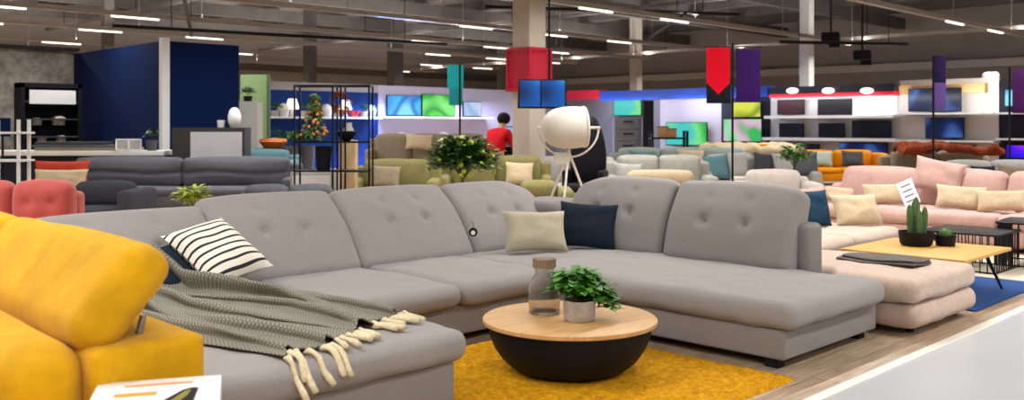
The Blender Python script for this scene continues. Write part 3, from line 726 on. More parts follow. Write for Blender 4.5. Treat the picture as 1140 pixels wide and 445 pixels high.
# ------------------------------------------------------------------ middle-distance sofas
def mid(px, d, label, L_, m, H, rz=FR, **k):
    x, y = W(px, d); return sofa(label, 'sofa', (x, y), rz, L_, m, H=H, **k)
mid(200, 16.4, 'wide charcoal grey sofa behind the left part of the light grey sofa', 4.2, m_char, .93, nb=2, crease=.045, armh=.6)
x, y = W(112, 12.4); sofa('dark charcoal armchair in front of the wide charcoal sofa', 'armchair', (x, y), FR, 1.2, m_dchar, 1, .74, name='armchair', armh=.66)
x, y = W(-28, 9.2); sofa('coral pink velvet sofa with buttoned back at the left edge', 'sofa', (x, y), FR, 1.8, m_coral, 3, .93, n_tuft=1, name='coral_sofa', arm=0)
x, y = W(66, 15.6)
pillow('throw_pillow', 'rust red pillow on the left end of the wide charcoal sofa', .95, .42, .2, m_rust if False else mat('red_rust_plain', (186, 66, 48), .9, var=.08, vs=10), (x+.05, y+.1, .5), (-.2, 0, FR), seed=1)
x, y = W(66, 15.2)
pillow('throw_pillow', 'cream pillow in front of the rust red one on the charcoal sofa', .9, .34, .2, m_cream, (x, y, .46), (-.25, 0, FR), seed=2)
mid(290, 19, 'blue-grey sofa with a low back behind the charcoal sofa', 1.5, m_teal, 1.0, nb=1, armh=.8)
mid(318, 13.2, 'low dark grey upholstered bench sofa in front of the black display rack', 1.5, m_char, .64, nb=2, arm=.12, armh=.5)
mid(440, 15.5, 'olive two-seat sofa right of the black display rack', 1.5, m_olive, .92, nb=1)
mid(552, 16.5, 'olive green sofa behind the lemon bush', 2.0, m_olive, .95, nb=2)
mid(478, 24, 'taupe high-back sofa in front of the far white display wall', 3.2, m_taupe, 1.28, nb=3, armh=.9)
mid(600, 13.2, 'small olive armchair directly left of the tripod lamp', .95, m_olive, .70, nb=1, armh=.62)
mid(632, 17.5, 'warm grey sofa seen through the tripod lamp legs', 2.2, m_lgrey, .9, nb=2)
mid(735, 16.5, 'pale grey-beige sofa with long bolster left of the banner pole', 1.9, mat('stone_fabric', (170, 168, 158), .95, var=.1, vs=12), .96, nb=2)
mid(760, 20.5, 'sage green sofa farther back left of the banner pole', 3.2, m_sage, 1.0, nb=3)
mid(842, 18.2, 'grey sofa right of the banner pole with many cushions', 2.3, m_lgrey, .92, nb=2)
mid(864, 14.6, 'light greige sofa directly behind the right end of the grey corner sofa', 1.25, mat('greige_fabric', (196, 186, 176), .95, var=.08, vs=12), .79, nb=1)
x, y = W(735, 15.6); b_ = thing('bolster_cushion', 'long cream bolster cushion on the pale grey-beige sofa', 'cushion', (x, y, .62), FR)
MB().rbox((0, 0, 0), (1.1, .22, .26), .1, .1, puff=(.02, 0, .02)).build('bolster', m_cream, b_)
for i, (px, top, wd, ht, m, lab) in enumerate(((800, 172, .5, .5, m_teal, 'teal pillow just left of the banner pole'), (824, 168, .4, .54, m_lgrey, 'pale grey pillow right of the banner pole'),
                                         (850, 170, .4, .5, m_dchar, 'dark charcoal pillow between the pale pillows'), (876, 172, .42, .5, m_lgrey, 'light grey pillow beside the green plant'),
                                         (898, 174, .5, .48, m_char, 'grey pillow right of the green plant'))):
    d = 17.95; x, y = W(px, d)
    pillow('throw_pillow', lab, wd, ht, .16, m, (x, y, .46+.02*i), (-.3, .1*(i % 3-1), FR+.2*(i % 2)), 'pillow', 'pillows on the far grey sofa', 10, i)
for px, d, wd, ht, z, m, lab in ((700, 16.3, .5, .4, .46, m_lgrey, 'light grey pillow at the left end of the pale grey-beige sofa'), (715, 20.3, .6, .42, .55, m_teal, 'muted teal pillow on the sage sofa'),
                             (770, 20.3, .6, .45, .55, m_cream, 'cream pillow on the sage sofa'), (466, 23.75, .7, .4, .9, m_cream, 'cream pillow on the taupe high-back sofa'),
                             (428, 15.3, .5, .4, .46, m_taupe, 'taupe pillow on the olive two-seat sofa'), (578, 16.3, .5, .42, .46, m_cream, 'cream pillow on the olive sofa behind the lemon bush'),
                             (652, 17.3, .5, .42, .46, m_char, 'charcoal pillow on the warm grey sofa'), (950, 23.8, .6, .42, .46, m_dchar, 'dark pillow on the mustard sofa'), (915, 23.8, .6, .42, .46, m_sage, 'sage pillow on the mustard sofa')):
    x, y = W(px, d); pillow('throw_pillow', lab, wd, ht, .17, m, (x, y, z), (-.3, .05, FR+.1), 'pillow', None, 10, px)
# cream bedding
x, y = W(835, 22)
bd = thing('display_bed', 'display bed with cream quilt in front of the football screens', 'bed', (x, y, 0), FR)
MB().rbox((0, 0, .5), (2.1, 1.6, .7), .05, .4).build('bed_base', m_lgrey, bd)
MB().rbox((0, -.02, .93), (2.15, 1.65, .22), .1, .1, puff=(0, 0, .05), fn=tufted(3, [], nz=.03, ax=2)).build('quilt', m_cream, bd)
MB().rbox((.0, -.5, 1.04), (1.0, .3, .08), .03, .1).build('runner', m_must, bd)
x, y = W(930, 24); sofa('mustard yellow sofa in front of the white television shelves', 'sofa', (x, y), FR, 2.4, m_must, 2, .86, name='mustard_sofa', armh=.8)
x, y = W(1048, 20)
sofa('brown sofa with rust throw at the right before the television wall', 'sofa', (x, y), FR, 2.4, m_taupe, 2, .95)
tb = thing('fluffy_throw', 'rust brown fluffy throw spread on the top of the brown sofa back', 'blanket', (x-.25, y-.25, .96), FR)
def fl(q, h): return q+Vector((0, 0, .16*noise.noise(Vector((q.x*3, q.y*3, 1)))+.04*noise.noise(Vector((q.x*14, q.y*14, 0)))+.05*math.sin(q.x*2.2+2)))
MB().rbox((0, .05, .05), (2.1, .7, .12), .05, .04, fn=fl).build('throw_cloth', m_rust, tb)
x, y = W(1108, 16.2); sofa('mid grey sofa at the right edge behind the pink sofa', 'sofa', (x, y), FR, 2.0, m_lgrey, 2, .88)
x, y = W(1097, 15.6); pillow('throw_pillow', 'navy pillow on the grey sofa at the right edge', .42, .32, .16, m_navy, (x, y, .52), (-.3, 0, FR), seed=3)
x, y = W(1128, 15.4); pillow('throw_pillow', 'taupe pillow on the grey sofa at the right edge', .5, .36, .16, m_taupe, (x, y, .5), (-.3, .1, FR), seed=4)

# ------------------------------------------------------------------ navy showroom on the left
m_navyw = mat('navy_wall', (0, 26, 74), .9, var=.08, vs=1)
m_concw = mat('concrete_wallpaper', (126, 118, 110), .9, var=.5, vs=4, col2=(196, 190, 180))
struct('wall_showroom', MB().box((8.5, 20.95, 1.62), (.16, 4.9, 3.24)), m_navyw)
struct('wall_showroom_side', MB().box((9.3, 18.55, 1.62), (1.6, .12, 3.24)), m_navyw)
struct('trim_4', MB().box((8.42, 18.46, 1.65), (.16, .14, 3.3)), mat('white_post', (240, 240, 240), .5))
struct('wall_wallpaper', MB().box((5.5, 23.5, 1.65), (6.0, .16, 3.3)), m_concw)
struct('trim_5', MB().box((5.5, 23.4, 3.33), (6.0, .3, .08)), mat('dark_cap', (60, 60, 62), .6))
# cabinet
def placed(name, label, cat, px, d, rz=FR, z=0, group=None):
    x, y = W(px, d); return thing(name, label, cat, (x, y, z), rz, group)
cz = placed('display_cabinet', 'tall black glass-fronted display cabinet against the patterned wall', 'cabinet', 54, 20.3, -.0)
H_ = zof(93, 20.3)
wcab = 1.25
MB().box((-wcab/2+.04, 0, H_/2), (.08, .45, H_)).box((wcab/2-.04, 0, H_/2), (.08, .45, H_)).box((0, 0, H_-.05), (wcab, .45, .1)).box((0, 0, .1), (wcab, .45, .2)).box((0, .2, H_/2), (wcab, .05, H_)).build('carcass', m_black, cz, False)
for k in range(5): MB().box((0, 0, .5+k*.38), (wcab-.16, .4, .03)).build('shelf', m_dchar, cz, False)
MB().box((.02, -.21, H_-.3), (wcab-.3, .02, .3)).build('white_panel', m_white, cz, False)
for k, (xx, zz, sz) in enumerate(((-.25, 1.66, .1), (.2, 1.66, .13), (-.15, 1.28, .09), (.25, 1.28, .1), (.0, .9, .12))):
    o = MB().lathe([(.001, 0), (sz, 0), (sz*1.1, sz*1.2), (sz*.6, sz*1.6), (.001, sz*1.6)], n=12).build('decor_bowl', m_conc if k % 2 else m_lgrey)
    o.location = (cz.location.x+xx, cz.location.y-.02, zz-.145+.0); tag(o, 'small pale decor bowl in the black display cabinet, '+['upper shelf left', 'upper shelf right', 'middle shelf left', 'middle shelf right', 'lowest shelf'][k], 'bowl', 'decor bowls in the black cabinet')
# counter with white top
ct = placed('display_counter', 'long dark counter with a white top before the navy wall', 'counter', 90, 17.9)
zt = zof(167, 17.9)
MB().box((0, .05, zt/2-.05), (3.3, .7, zt-.12)).build('body', mat('counter_dark', (30, 32, 44), .6), ct, False)
MB().rbox((0, 0, zt-.05), (3.5, .85, .09), .01, 1).build('counter_top', mat('counter_white', (240, 240, 236), .5), ct)
pl = placed('folded_textiles', 'flat grey-brown stack of folded textiles on the white counter', 'textiles', 100, 17.9, FR, zt-.004)
for k, (w_, m) in enumerate(((1.9, m_taupe), (1.7, m_char), (1.3, m_dchar))):
    MB().rbox((-.05*k-.1*k, 0, .03+k*.055), (w_, .5, .055), .02, .3).build('folded_cloth', m, pl)
for px, lab in ((136, 'small white picture frame on the counter, left one'), (150, 'small white picture frame on the counter, right one')):
    f = placed('picture_frame', lab, 'picture frame', px, 17.5, FR+.3, zt-.004, 'white picture frames')
    Mf = Matrix.Rotation(-.2, 4, 'X')
    mb = MB()
    for a, b, c_, d_ in ((0, .015, .24, .03), (0, .215, .24, .03), (-.105, .115, .03, .23), (.105, .115, .03, .23)): mb.box((a, 0, b), (c_, .02, d_), Mf)
    mb.build('frame', m_white, f, False); MB().box((0, .004, .115), (.18, .008, .17), Mf).build('picture', m_lgrey, f, False)
bush_p = placed('potted_plant', 'tiny plant in a grey pot at the right end of the counter', 'plant', 169, 17.6, 0, zt-.004)
MB().lathe([(.001, 0), (.08, 0), (.12, .2), (.1, .2), (.001, .18)], n=16).build('pot', m_char, bush_p)
leafy(bush_p, (0, 0, .3), .12, 60, .1, .06, m_leafd, .9, 4)
# white ladder shelf
ls = placed('ladder_shelf', 'white open ladder shelf at the left edge before the counter', 'shelf', 8, 14, FR)
h_ = zof(133, 14)
for sx in (-.22, -.1+.35):
    for sy in (-.15, .15): MB().box((sx, sy, h_/2), (.04, .04, h_)).build('upright', m_white, ls, False)
for k in range(4): MB().box((-.1, 0, .15+k*(h_-.35)/3), (.85, .36, .03)).build('shelf', m_white, ls, False)
bp = placed('wall_panel', 'small dark blue panel at the left edge above the ladder shelf', 'panel', 2, 17, FR, zof(152, 17))
MB().box((0, 0, .17), (.3, .05, .34)).build('panel', m_navyw, bp, False)
MB().cyl((0, .03, -zof(152, 17)), (0, .03, .1), .02, n=8).build('post', m_blackm, bp)
# sideboard with vase and cup
d = 17.6; zt = zof(142, d)
sbd = placed('highboard', 'dark highboard with a large white door in front of the navy wall', 'sideboard', 236, d, FR)
MB().box((0, 0, zt/2), (1.36, .42, zt)).build('carcass', mat('anthracite_wood', (62, 60, 62), .6, var=.1, vs=5), sbd, False)
dr = MB().box((.15, -.215, zt-.42), (.96, .02, .68)).build('door', mat('door_white', (200, 202, 204), .5, var=.06, vs=3), sbd, False)
vs_ = placed('ceramic_vase', 'white rounded ceramic vase on the highboard', 'vase', 261, d, 0, zt)
MB().lathe([(.001, 0), (.07, 0), (.12, .1), (.125, .22), (.09, .33), (.04, .38), (.035, .38), (.001, .36)], n=20).build('vase_body', m_white, vs_)
cu = placed('ceramic_cup', 'small white cup left of the vase on the highboard', 'cup', 246, d, 0, zt)
MB().lathe([(.001, 0), (.06, 0), (.075, .14), (.068, .14), (.055, .02), (.001, .02)], n=16).build('cup_body', m_white, cu)
# green panel and marble pillar
gp = placed('green_panel', 'pale green upright display panel beside the navy room', 'panel', 283, 23, FR)
MB().box((0, 0, zof(83, 23)/2), (.66, .08, zof(83, 23))).build('panel', mat('pale_green', (134, 160, 112), .8, var=.08, vs=2), gp, False)
MB().box((.36, -.02, zof(83, 23)/2), (.06, .14, zof(83, 23))).build('edge_post', mat('dark_green', (84, 104, 66), .8), gp, False)
wp = placed('display_pedestal', 'white speckled tall pedestal before the pale green panel', 'pedestal', 279, 20.5, FR)
MB().box((0, 0, zof(113, 20.5)/2), (.42, .42, zof(113, 20.5))).build('pedestal', mat('speckled_white', (196, 196, 188), .8, var=.1, vs=20), wp, False)
pt = placed('potted_plant', 'dark green plant on top of the white speckled pedestal', 'plant', 276, 20.5, 0, zof(113, 20.5))
MB().lathe([(.001, 0), (.08, 0), (.1, .12), (.001, .12)], n=12).build('pot', m_black, pt); leafy(pt, (0, 0, .2), .16, 70, .12, .06, m_leafd, .8, 5)

# ------------------------------------------------------------------ far display wall along X (blue bay and white screen bay)
m_lav = mat('lavender_wall', (196, 196, 224), .8)
m_bluew = mat('royal_blue_wall', (18, 56, 128), .7, var=.15, vs=1.5)
def wallY(name, px0, px1, z0, z1, m, Y_=27.8, th=.15):
    x0, _ = onY(px0, Y_); x1, _ = onY(px1, Y_)
    return struct(name, MB().box(((x0+x1)/2, Y_+th/2, (z0+z1)/2), (x1-x0, th, z1-z0)), m)
wallY('wall_display_blue', 296, 421, 0, 2.72, m_bluew)
wallY('wall_display_white', 421, 606, 0, 3.0, m_lav)
wallY('trim_6', 296, 421, 2.72, 3.0, mat('grey_fascia', (170, 170, 176), .7))
def shelfY(px0, px1, py, name, label, Y_=27.55):
    xa, da = onY(px0, Y_); xb, db = onY(px1, Y_); z = zof(py, (da+db)/2)
    o = MB().box((0, 0, 0), (xb-xa, .6, .06)).build(name, m_white); o.location = ((xa+xb)/2, Y_, z); tag(o, label, 'shelf'); return z
zs1 = shelfY(297, 420, 131, 'wall_shelf', 'long white wall shelf with plants on the royal blue wall', 27.45)
zs2 = shelfY(424, 545, 131, 'wall_shelf', 'long white wall shelf under the coloured screens on the lavender wall')
for yy, ly_, pw in ((15.2, 4.4, 42), (10.9, 3.6, 36), (19.8, 3, 30), (23.6, 3.4, 24)):     # fill lights added under the fascia boards to brighten the television bays
    area('bay_added_fill', (30.1, yy, 2.42), .08, ly_, pw, (.93, .96, 1), (0, math.radians(-68), 0))
area('shelf_wash_light', (23.5, 26.6, 3.1), 5, .2, 650, (.72, .68, 1), (math.radians(-25), 0, 0))
area('shelf_wash_light', (20.8, 26.6, 2.9), 2, .2, 500, (.25, .45, 1), (math.radians(-25), 0, 0))
# items on the blue wall shelf
rnd = random.Random(11)
items = [(305, 'green'), (314, 'white'), (324, 'lamp'), (337, 'green'), (350, 'red'), (362, 'white'), (372, 'green'), (383, 'lamp'), (393, 'red'), (403, 'green'), (411, 'white')]
nm = {'green': ('potted_plant', 'plant', 'leafy plant on the blue wall shelf'), 'white': ('ceramic_jar', 'jar', 'white ceramic jar on the blue wall shelf'),
      'lamp': ('table_lamp', 'table lamp', 'white table lamp on the blue wall shelf'), 'red': ('decor_bowl', 'bowl', 'red decor bowl on the blue wall shelf')}
ordw = ['first', 'second', 'third', 'fourth', 'fifth']; cnt = {}
for px, kd in items:
    x, dd = onY(px, 27.5); cnt[kd] = cnt.get(kd, 0)+1
    n_, c_, l_ = nm[kd]
    t = thing(n_, l_+', '+ordw[cnt[kd]-1]+' of its kind from the left', c_, (x, 27.42, zs1+.03), 0, c_+'s on the blue wall shelf')
    if kd == 'green':
        MB().lathe([(.001, 0), (.12, 0), (.15, .2), (.001, .2)], n=12).build('pot', m_conc, t); leafy(t, (0, -.03, .32), .15, 60, .13, .09, m_leafg, .9, px)
    elif kd == 'white':
        MB().lathe([(.001, 0), (.16, 0), (.22, .25), (.12, .42), (.001, .45)], n=14).build('jar_body', m_white, t)
    elif kd == 'lamp':
        MB().cyl((0, 0, 0), (0, 0, .3), .1, .03, n=12).build('lamp_base', m_lgrey, t); MB().lathe([(.24, .26), (.14, .6), (.12, .6), (.22, .26)], n=16).build('lamp_shade', mat('shade_glow', (255, 244, 225), .6, emit=1.2), t)
    else:
        MB().lathe([(.001, 0), (.1, 0), (.22, .22), (.2, .22), (.001, .03)], n=14).build('bowl', mat('red_glaze', (196, 50, 50), .4), t)
# low shelf below with green plants and orange bench
for px, r, c, lab in ((322, .5, m_leafg, 'broad green floor plant under the blue wall shelf, left one'), (341, .4, m_leafd, 'dark green floor plant under the blue wall shelf, right one')):
    x, dd = onY(px, 26.6); t = thing('floor_plant', lab, 'plant', (x, 26.6, 0))
    zz = zof(152, dd)
    MB().lathe([(.001, 0), (.25, 0), (.3, zz-.3), (.001, zz-.3)], n=14).build('planter', m_char, t); leafy(t, (0, 0, zz-.1), r, 90, .3, .18, c, .6, px)
ob = placed('orange_bowl', 'orange bowl with a white rim on the black plinth near the green panel', 'bowl', 304, 20, 0, zof(165, 20))
MB().lathe([(.001, 0), (.18, 0), (.3, .14), (.28, .2), (.001, .22)], n=18).build('bowl', mat('orange_glaze', (220, 120, 50), .5), ob)
ob2 = placed('display_plinth', 'low black plinth carrying the orange bowl', 'plinth', 304, 20, FR)
MB().box((0, 0, zof(165, 20)/2), (.7, .5, zof(165, 20))).build('plinth', m_black, ob2, False)
# objects on far white wall lower area
for px, py, d, w_, h_, m, lab in ((447, 153, 25.6, .5, .3, m_white, 'round white decor piece under the blue screen'), (493, 153, 24.36, .4, .3, m_white, 'white decor piece on the taupe sofa back')):
    t = placed('decor_ball', lab, 'decoration', px, d, 0, zof(py, d)-h_/2)
    MB().ball((0, 0, h_/2), h_/2, 16, (1.3, 1, 1)).build('ball', m, t)
    if d > 25:
        t2 = placed('decor_stand', 'pale stand under the round white decor piece', 'stand', px, d, FR)
        MB().box((0, 0, (zof(py, d)-h_/2)/2), (.5, .3, zof(py, d)-h_/2)).build('stand', m_lgrey, t2, False)

# ------------------------------------------------------------------ televisions
def tv(label, loc, rz, w_, h_, smat, feet=True, tilt=0, group='televisions on display', name='television', floor=None):
    t = thing(name, label, 'television', loc, rz, group)
    M_ = Matrix.Rotation(tilt, 4, 'X')
    z = .05
    MB().rbox((0, .03, z+h_/2), (w_, .05, h_), .008, 2, M=M_, k=1).build('housing', m_black, t)
    MB().box((0, .003, z+h_/2+.005), (w_-.05, .006, h_-.06), M_).build('screen', smat, t, False)
    if feet:
        for s in (-1, 1): MB().box((s*w_*.32, .02, .025), (.04, .2, .05)).build('foot', m_blackm, t, False)
    if floor:
        MB().box((0, .04+floor/2, z+h_*.45), (.3, floor, .2)).build('wall_mount', m_blackm, t, False)
    return t
s_foot = screen_mat('screen_football', [(40, 150, 60), (70, 205, 90), (120, 225, 130), (60, 200, 190)], 1.6, 1.0, 1)
s_blue = screen_mat('screen_blue', [(8, 30, 80), (20, 100, 190), (90, 190, 235), (20, 70, 160)], 2.2, 1.0, 2)
s_dark = screen_mat('screen_dark', [(4, 6, 12), (8, 10, 20), (16, 22, 40), (6, 8, 12)], 2, .7, 3)
s_dblue = screen_mat('screen_deep_blue', [(6, 12, 40), (16, 36, 90), (70, 110, 180), (10, 20, 60)], 2.2, .9, 4)
s_green = screen_mat('screen_bright_green', [(60, 190, 40), (90, 225, 60), (40, 160, 50), (130, 235, 120)], 2, 1.1, 5)
s_cyan = screen_mat('screen_cyan', [(60, 150, 230), (70, 190, 240), (30, 110, 200), (130, 220, 250)], 2, 1.1, 6)
s_pur = screen_mat('screen_red_dark', [(12, 6, 18), (26, 10, 28), (90, 10, 30), (20, 10, 30)], 1.5, .7, 7)
s_mag = screen_mat('screen_magenta', [(30, 10, 200), (70, 20, 240), (210, 60, 200), (40, 20, 220)], 2, 1.1, 8)
s_ylw = screen_mat('screen_yellow', [(200, 215, 20), (220, 225, 40), (120, 150, 20), (235, 235, 80)], 2, 1.0, 9)
s_mix = screen_mat('screen_pitch_pink', [(70, 200, 120), (150, 220, 170), (230, 170, 210), (60, 180, 90)], 2.2, 1.0, 10)
s_pale = screen_mat('screen_pale', [(170, 200, 240), (190, 210, 245), (150, 190, 235), (210, 225, 250)], 2, .9, 11)
def tvX(px0, px1, py0, py1, s, label, X=30.75, feet=False):
    ya, da = onX(px0, X); yb_, db = onX(px1, X); d = (da+db)/2
    z0, z1 = zof(py1, d), zof(py0, d)
    return tv(label, (X, (ya+yb_)/2, z0-.05), -PI/2, abs(ya-yb_), z1-z0, s, feet, floor=30.98-X)
def tvY(px0, px1, py0, py1, s, label, Y_=27.68, feet=False):
    xa, da = onY(px0, Y_); xb, db = onY(px1, Y_); d = (da+db)/2
    z0, z1 = zof(py1, d), zof(py0, d)
    return tv(label, ((xa+xb)/2, Y_, z0-.05), 0, abs(xb-xa), z1-z0, s, feet, floor=27.76-Y_)
tvY(431, 469, 106, 129, s_cyan, 'television with a blue picture on the lavender wall')
tvY(470, 507, 105, 130, s_green, 'television with a bright green picture on the lavender wall')
tvY(516, 536, 113, 130, s_pale, 'small television with a pale blue picture on the lavender wall')
def secX(name, px0, px1, z0, z1, m, X=31.0, th=.15):
    ya, _ = onX(px0, X); yb_, _ = onX(px1, X)
    return struct(name, MB().box((X+th/2, (ya+yb_)/2, (z0+z1)/2), (th, abs(ya-yb_), z1-z0)), m)
secX('wall_tv_grey', 600, 735, 0, 2.86, mat('panel_grey', (120, 122, 130), .7, var=.08, vs=1))
secX('wall_tv_lavender', 735, 803, 0, 2.86, mat('pale_lilac_wall', (196, 190, 204), .8))
secX('wall_tv_dark', 803, 858, 0, 2.86, mat('dark_bay', (38, 42, 54), .7))
secX('wall_tv_white', 858, 1001, 0, 2.86, mat('bay_white', (206, 204, 204), .8))
secX('wall_tv_cream', 1001, 1112, 0, 3.0, mat('bay_cream', (216, 208, 200), .8))
secX('wall_tv_black', 1112, 1200, 0, 2.9, mat('bay_black', (26, 26, 34), .7))
def fascia(name, px0, px1, py0, py1, m, label=None, X=30.55, th=.5, emit=0):
    ya, da = onX(px0, X); yb_, db = onX(px1, X); d = (da+db)/2
    o = MB().box((0, 0, 0), (th, abs(ya-yb_), (py1-py0)/F*d)).build(name, m, None, False)
    o.location = (X, (ya+yb_)/2, zof((py0+py1)/2, d)); tag(o, label, 'fascia'); return o
fascia('fascia_board', 672, 858, 99, 110, mat('fascia_blue', (12, 66, 172), .5, emit=.06), 'long blue fascia board above the television bays')
fascia('fascia_board', 612, 671, 101, 111, mat('fascia_red', (190, 16, 48), .5, emit=.05), 'red fascia board left of the long blue one')
fascia('fascia_board', 860, 999, 95.5, 103, mat('fascia_black', (22, 22, 36), .5), 'black fascia board over the white television shelves')
fascia('fascia_board', 860, 999, 103.2, 107.5, mat('fascia_red_line', (184, 20, 40), .5, emit=.05), 'thin red strip under the black fascia board', X=30.5)
fascia('fascia_board', 1002, 1098, 94, 104, mat('fascia_wood', (206, 166, 112), .6), 'light wooden fascia board over the right television shelves', X=30.82, th=.3)
for px in (882, 922, 965):
    Yy, d = onX(px, 30.2)
    t = thing('spotlight', {882: 'leftmost', 922: 'middle', 965: 'rightmost'}[px]+' round white spotlight on the black fascia board', 'spotlight', (30.2, Yy, zof(101, d)), 0, 'spotlights on the black fascia')
    MB().ball((0, 0, 0), .15, 14, (1, 1.5, .7)).build('lamp_disc', mat('spot_glow', (255, 250, 240), .5, emit=1.6), t)
def shelfX(px0, px1, py, label, X=30.6, th=.05):
    ya, da = onX(px0, X); yb_, db = onX(px1, X); d = (da+db)/2
    o = MB().box((0, 0, 0), (.7, abs(ya-yb_), th)).build('tv_shelf', m_white, None, False); z = zof(py, d)
    o.location = (X, (ya+yb_)/2, z); tag(o, label, 'shelf', 'television shelves'); return z
shelfX(856, 999, 130, 'upper white shelf in the bay with the black fascia', th=.1)
shelfX(854, 999, 155, 'lower white shelf in the bay with the black fascia', th=.1)
shelfX(1001, 1110, 126.5, 'upper shelf in the cream bay with the wooden fascia')
shelfX(1001, 1110, 157, 'lower shelf in the cream bay with the wooden fascia')
shelfX(1112, 1175, 126, 'upper shelf in the black bay at the right edge')
shelfX(1112, 1175, 155, 'lower shelf in the black bay at the right edge')
tvX(683, 714, 111, 129, s_foot, 'television showing football above the grey drawer tower')
tvX(741, 787, 136, 162, s_foot, 'television showing football on the lilac wall')
tvX(815, 847, 113, 131, s_ylw, 'television with a yellow picture in the dark bay')
tvX(805, 848, 132, 158, s_mix, 'television showing football with pink crowd in the dark bay', X=30.7)
tvX(865, 895, 111, 127.5, s_pur, 'television with dark red picture on the upper shelf')
tvX(910, 948, 110, 128, s_dark, 'dark television on the upper shelf right of the red-picture one')
tvX(867, 894, 137, 153, s_dark, 'leftmost dark television on the lower shelf'); tvX(911, 940, 137, 153, s_dark, 'middle dark television on the lower shelf'); tvX(948, 992, 134, 153, s_dark, 'widest dark television on the lower shelf')
tvX(934, 988, 159, 174, s_dblue, 'deep blue television under the lower shelf above the mustard sofa')
tvX(868, 912, 160, 176, s_dark, 'dark television under the lower shelf left of the deep blue one')
tvX(1011, 1070, 98, 124, s_dblue, 'large deep blue television under the wooden fascia', X=30.5)
tvX(1030, 1073, 131, 154, s_dblue, 'television with dark blue picture in the middle of the cream bay')
tvX(1032, 1086, 161, 180, s_dblue, 'lowest dark blue television in the cream bay')
tvX(1118, 1129, 99, 119, s_cyan, 'narrow television with a light blue picture at the right edge')
tvX(1117, 1160, 128, 153, s_dark, 'dark television on the lower shelf at the right edge')
tvX(1120, 1160, 161, 177, s_mag, 'television with a violet picture at the right edge')
Yy0, d0 = onX(950, 30.9); Yy1, _ = onX(998, 30.9)
o = MB().box((0, 0, 0), (.06, Yy0-Yy1, 20/F*d0)).build('light_box', mat('backlit_white', (244, 248, 255), .5, emit=.8)); o.location = (30.9, (Yy0+Yy1)/2, zof(119, d0)); tag(o, 'backlit white panel on the upper shelf of the white bay', 'light box')
# grey drawer tower, black rack
def boxat(name, label, cat, px0, px1, py0, d, m, depth=.5, z0=0, parts=None):
    x, y = W((px0+px1)/2, d); z1 = zof(py0, d)
    t = thing(name, label, cat, (x, y, z0), FR)
    MB().box((0, 0, (z1-z0)/2), ((px1-px0)/F*d, depth, z1-z0)).build('body', m, t, False); return t, z1, (px1-px0)/F*d
t, z1, w_ = boxat('drawer_tower', 'grey drawer tower under the football television', 'cabinet', 683, 713, 131, 33, mat('tower_grey', (116, 116, 124), .6), .5)
for k in range(3):
    o = MB().box((0, -.26, z1-.2-.42*k), (w_-.1, .03, .36)).build('drawer', mat('tower_front', (104, 104, 112), .6), t, False)
    MB().box((0, -.29, z1-.14-.42*k), (.35, .03, .04)).build('handle', m_black, o, False)
boxat('speaker_tower', 'slim black tower speaker beside the grey drawer tower', 'speaker', 716, 727, 112, 32.5, m_black, .3)
bt = placed('display_table', 'black frame display table with brown boxes before the lilac wall', 'table', 744, 27, FR)
z1 = zof(150, 27)
for sx in (-1, 1):
    for sy in (-1, 1): MB().box((sx*.5, sy*.25, z1/2+.06), (.07, .07, z1+.12)).build('leg', m_black, bt, False)
MB().box((0, 0, z1-.1), (1.06, .6, .05)).build('table_top', m_black, bt, False)
for k, (a, b) in enumerate(((-.22, .3), (.12, .24))):
    q = placed('storage_box', 'brown box on the black display table, '+('left' if k == 0 else 'right')+' one', 'box', 744+k*9-6, 26.95, FR, z1-.075, 'brown boxes')
    MB().box((0, 0, b/2), (.28, .28, b), b=.01).build('box_body', mat('kraft', (150, 112, 78), .8), q)
    MB().box((0, 0, b+.01), (.3, .3, .03)).build('lid', mat('kraft_lid', (120, 84, 56), .8), q, False)

# screens by the big pillar, desk, person
x, y = W(590, 16.8)
tv('left hanging blue television at the cream pillar', W(590, 16.4)+(zof(124, 16.4),), FR+.3, .44, .52, s_blue, False, .1, 'hanging televisions at the pillar', floor=None)
tv('right hanging blue television at the cream pillar', W(616, 16.4)+(zof(124, 16.4),), FR-.12, .46, .52, s_blue, False, .1, 'hanging televisions at the pillar', floor=None)
hb = placed('ceiling_mount', 'black ceiling pole bracket carrying the two hanging televisions', 'bracket', 604, 16.55, FR, zof(124, 16.4)+.3)
MB().box((0, .06, 0), (.7, .04, .06)).cyl((0.12, .06, 0), (0.12, .06, 7.05-zof(124, 16.4)-.3), .02, n=8).build('pole', m_blackm, hb)
# red translucent sleeve round the pillar
m_red = mat('red_acrylic', (210, 8, 58), .3, alpha=.55)
rs = placed('pillar_sleeve', 'red translucent square sleeve around the cream pillar', 'pillar sleeve', 589, 17.6, 0)
mb = MB(); zt, zb = zof(54, 17.3), zof(100, 17.3); a = .29
for s in (0, 1, 2, 3):
    M_ = Matrix.Rotation(s*PI/2, 4, 'Z'); mb.box((0, -a, (zt+zb)/2), (2*a, .015, zt-zb), M_)
mb.build('panel', m_red, rs, False)
mb = MB()
for s in range(4):
    M_ = Matrix.Rotation(s*PI/2, 4, 'Z'); mb.box((0, -a-.01, zt), (2*a+.04, .03, .05), M_); mb.box((0, -a-.01, zb), (2*a+.04, .03, .05), M_); mb.box((a, -a, (zt+zb)/2), (.04, .04, zt-zb), M_)
mb.build('frame', mat('crimson', (176, 12, 44), .5), rs, False)
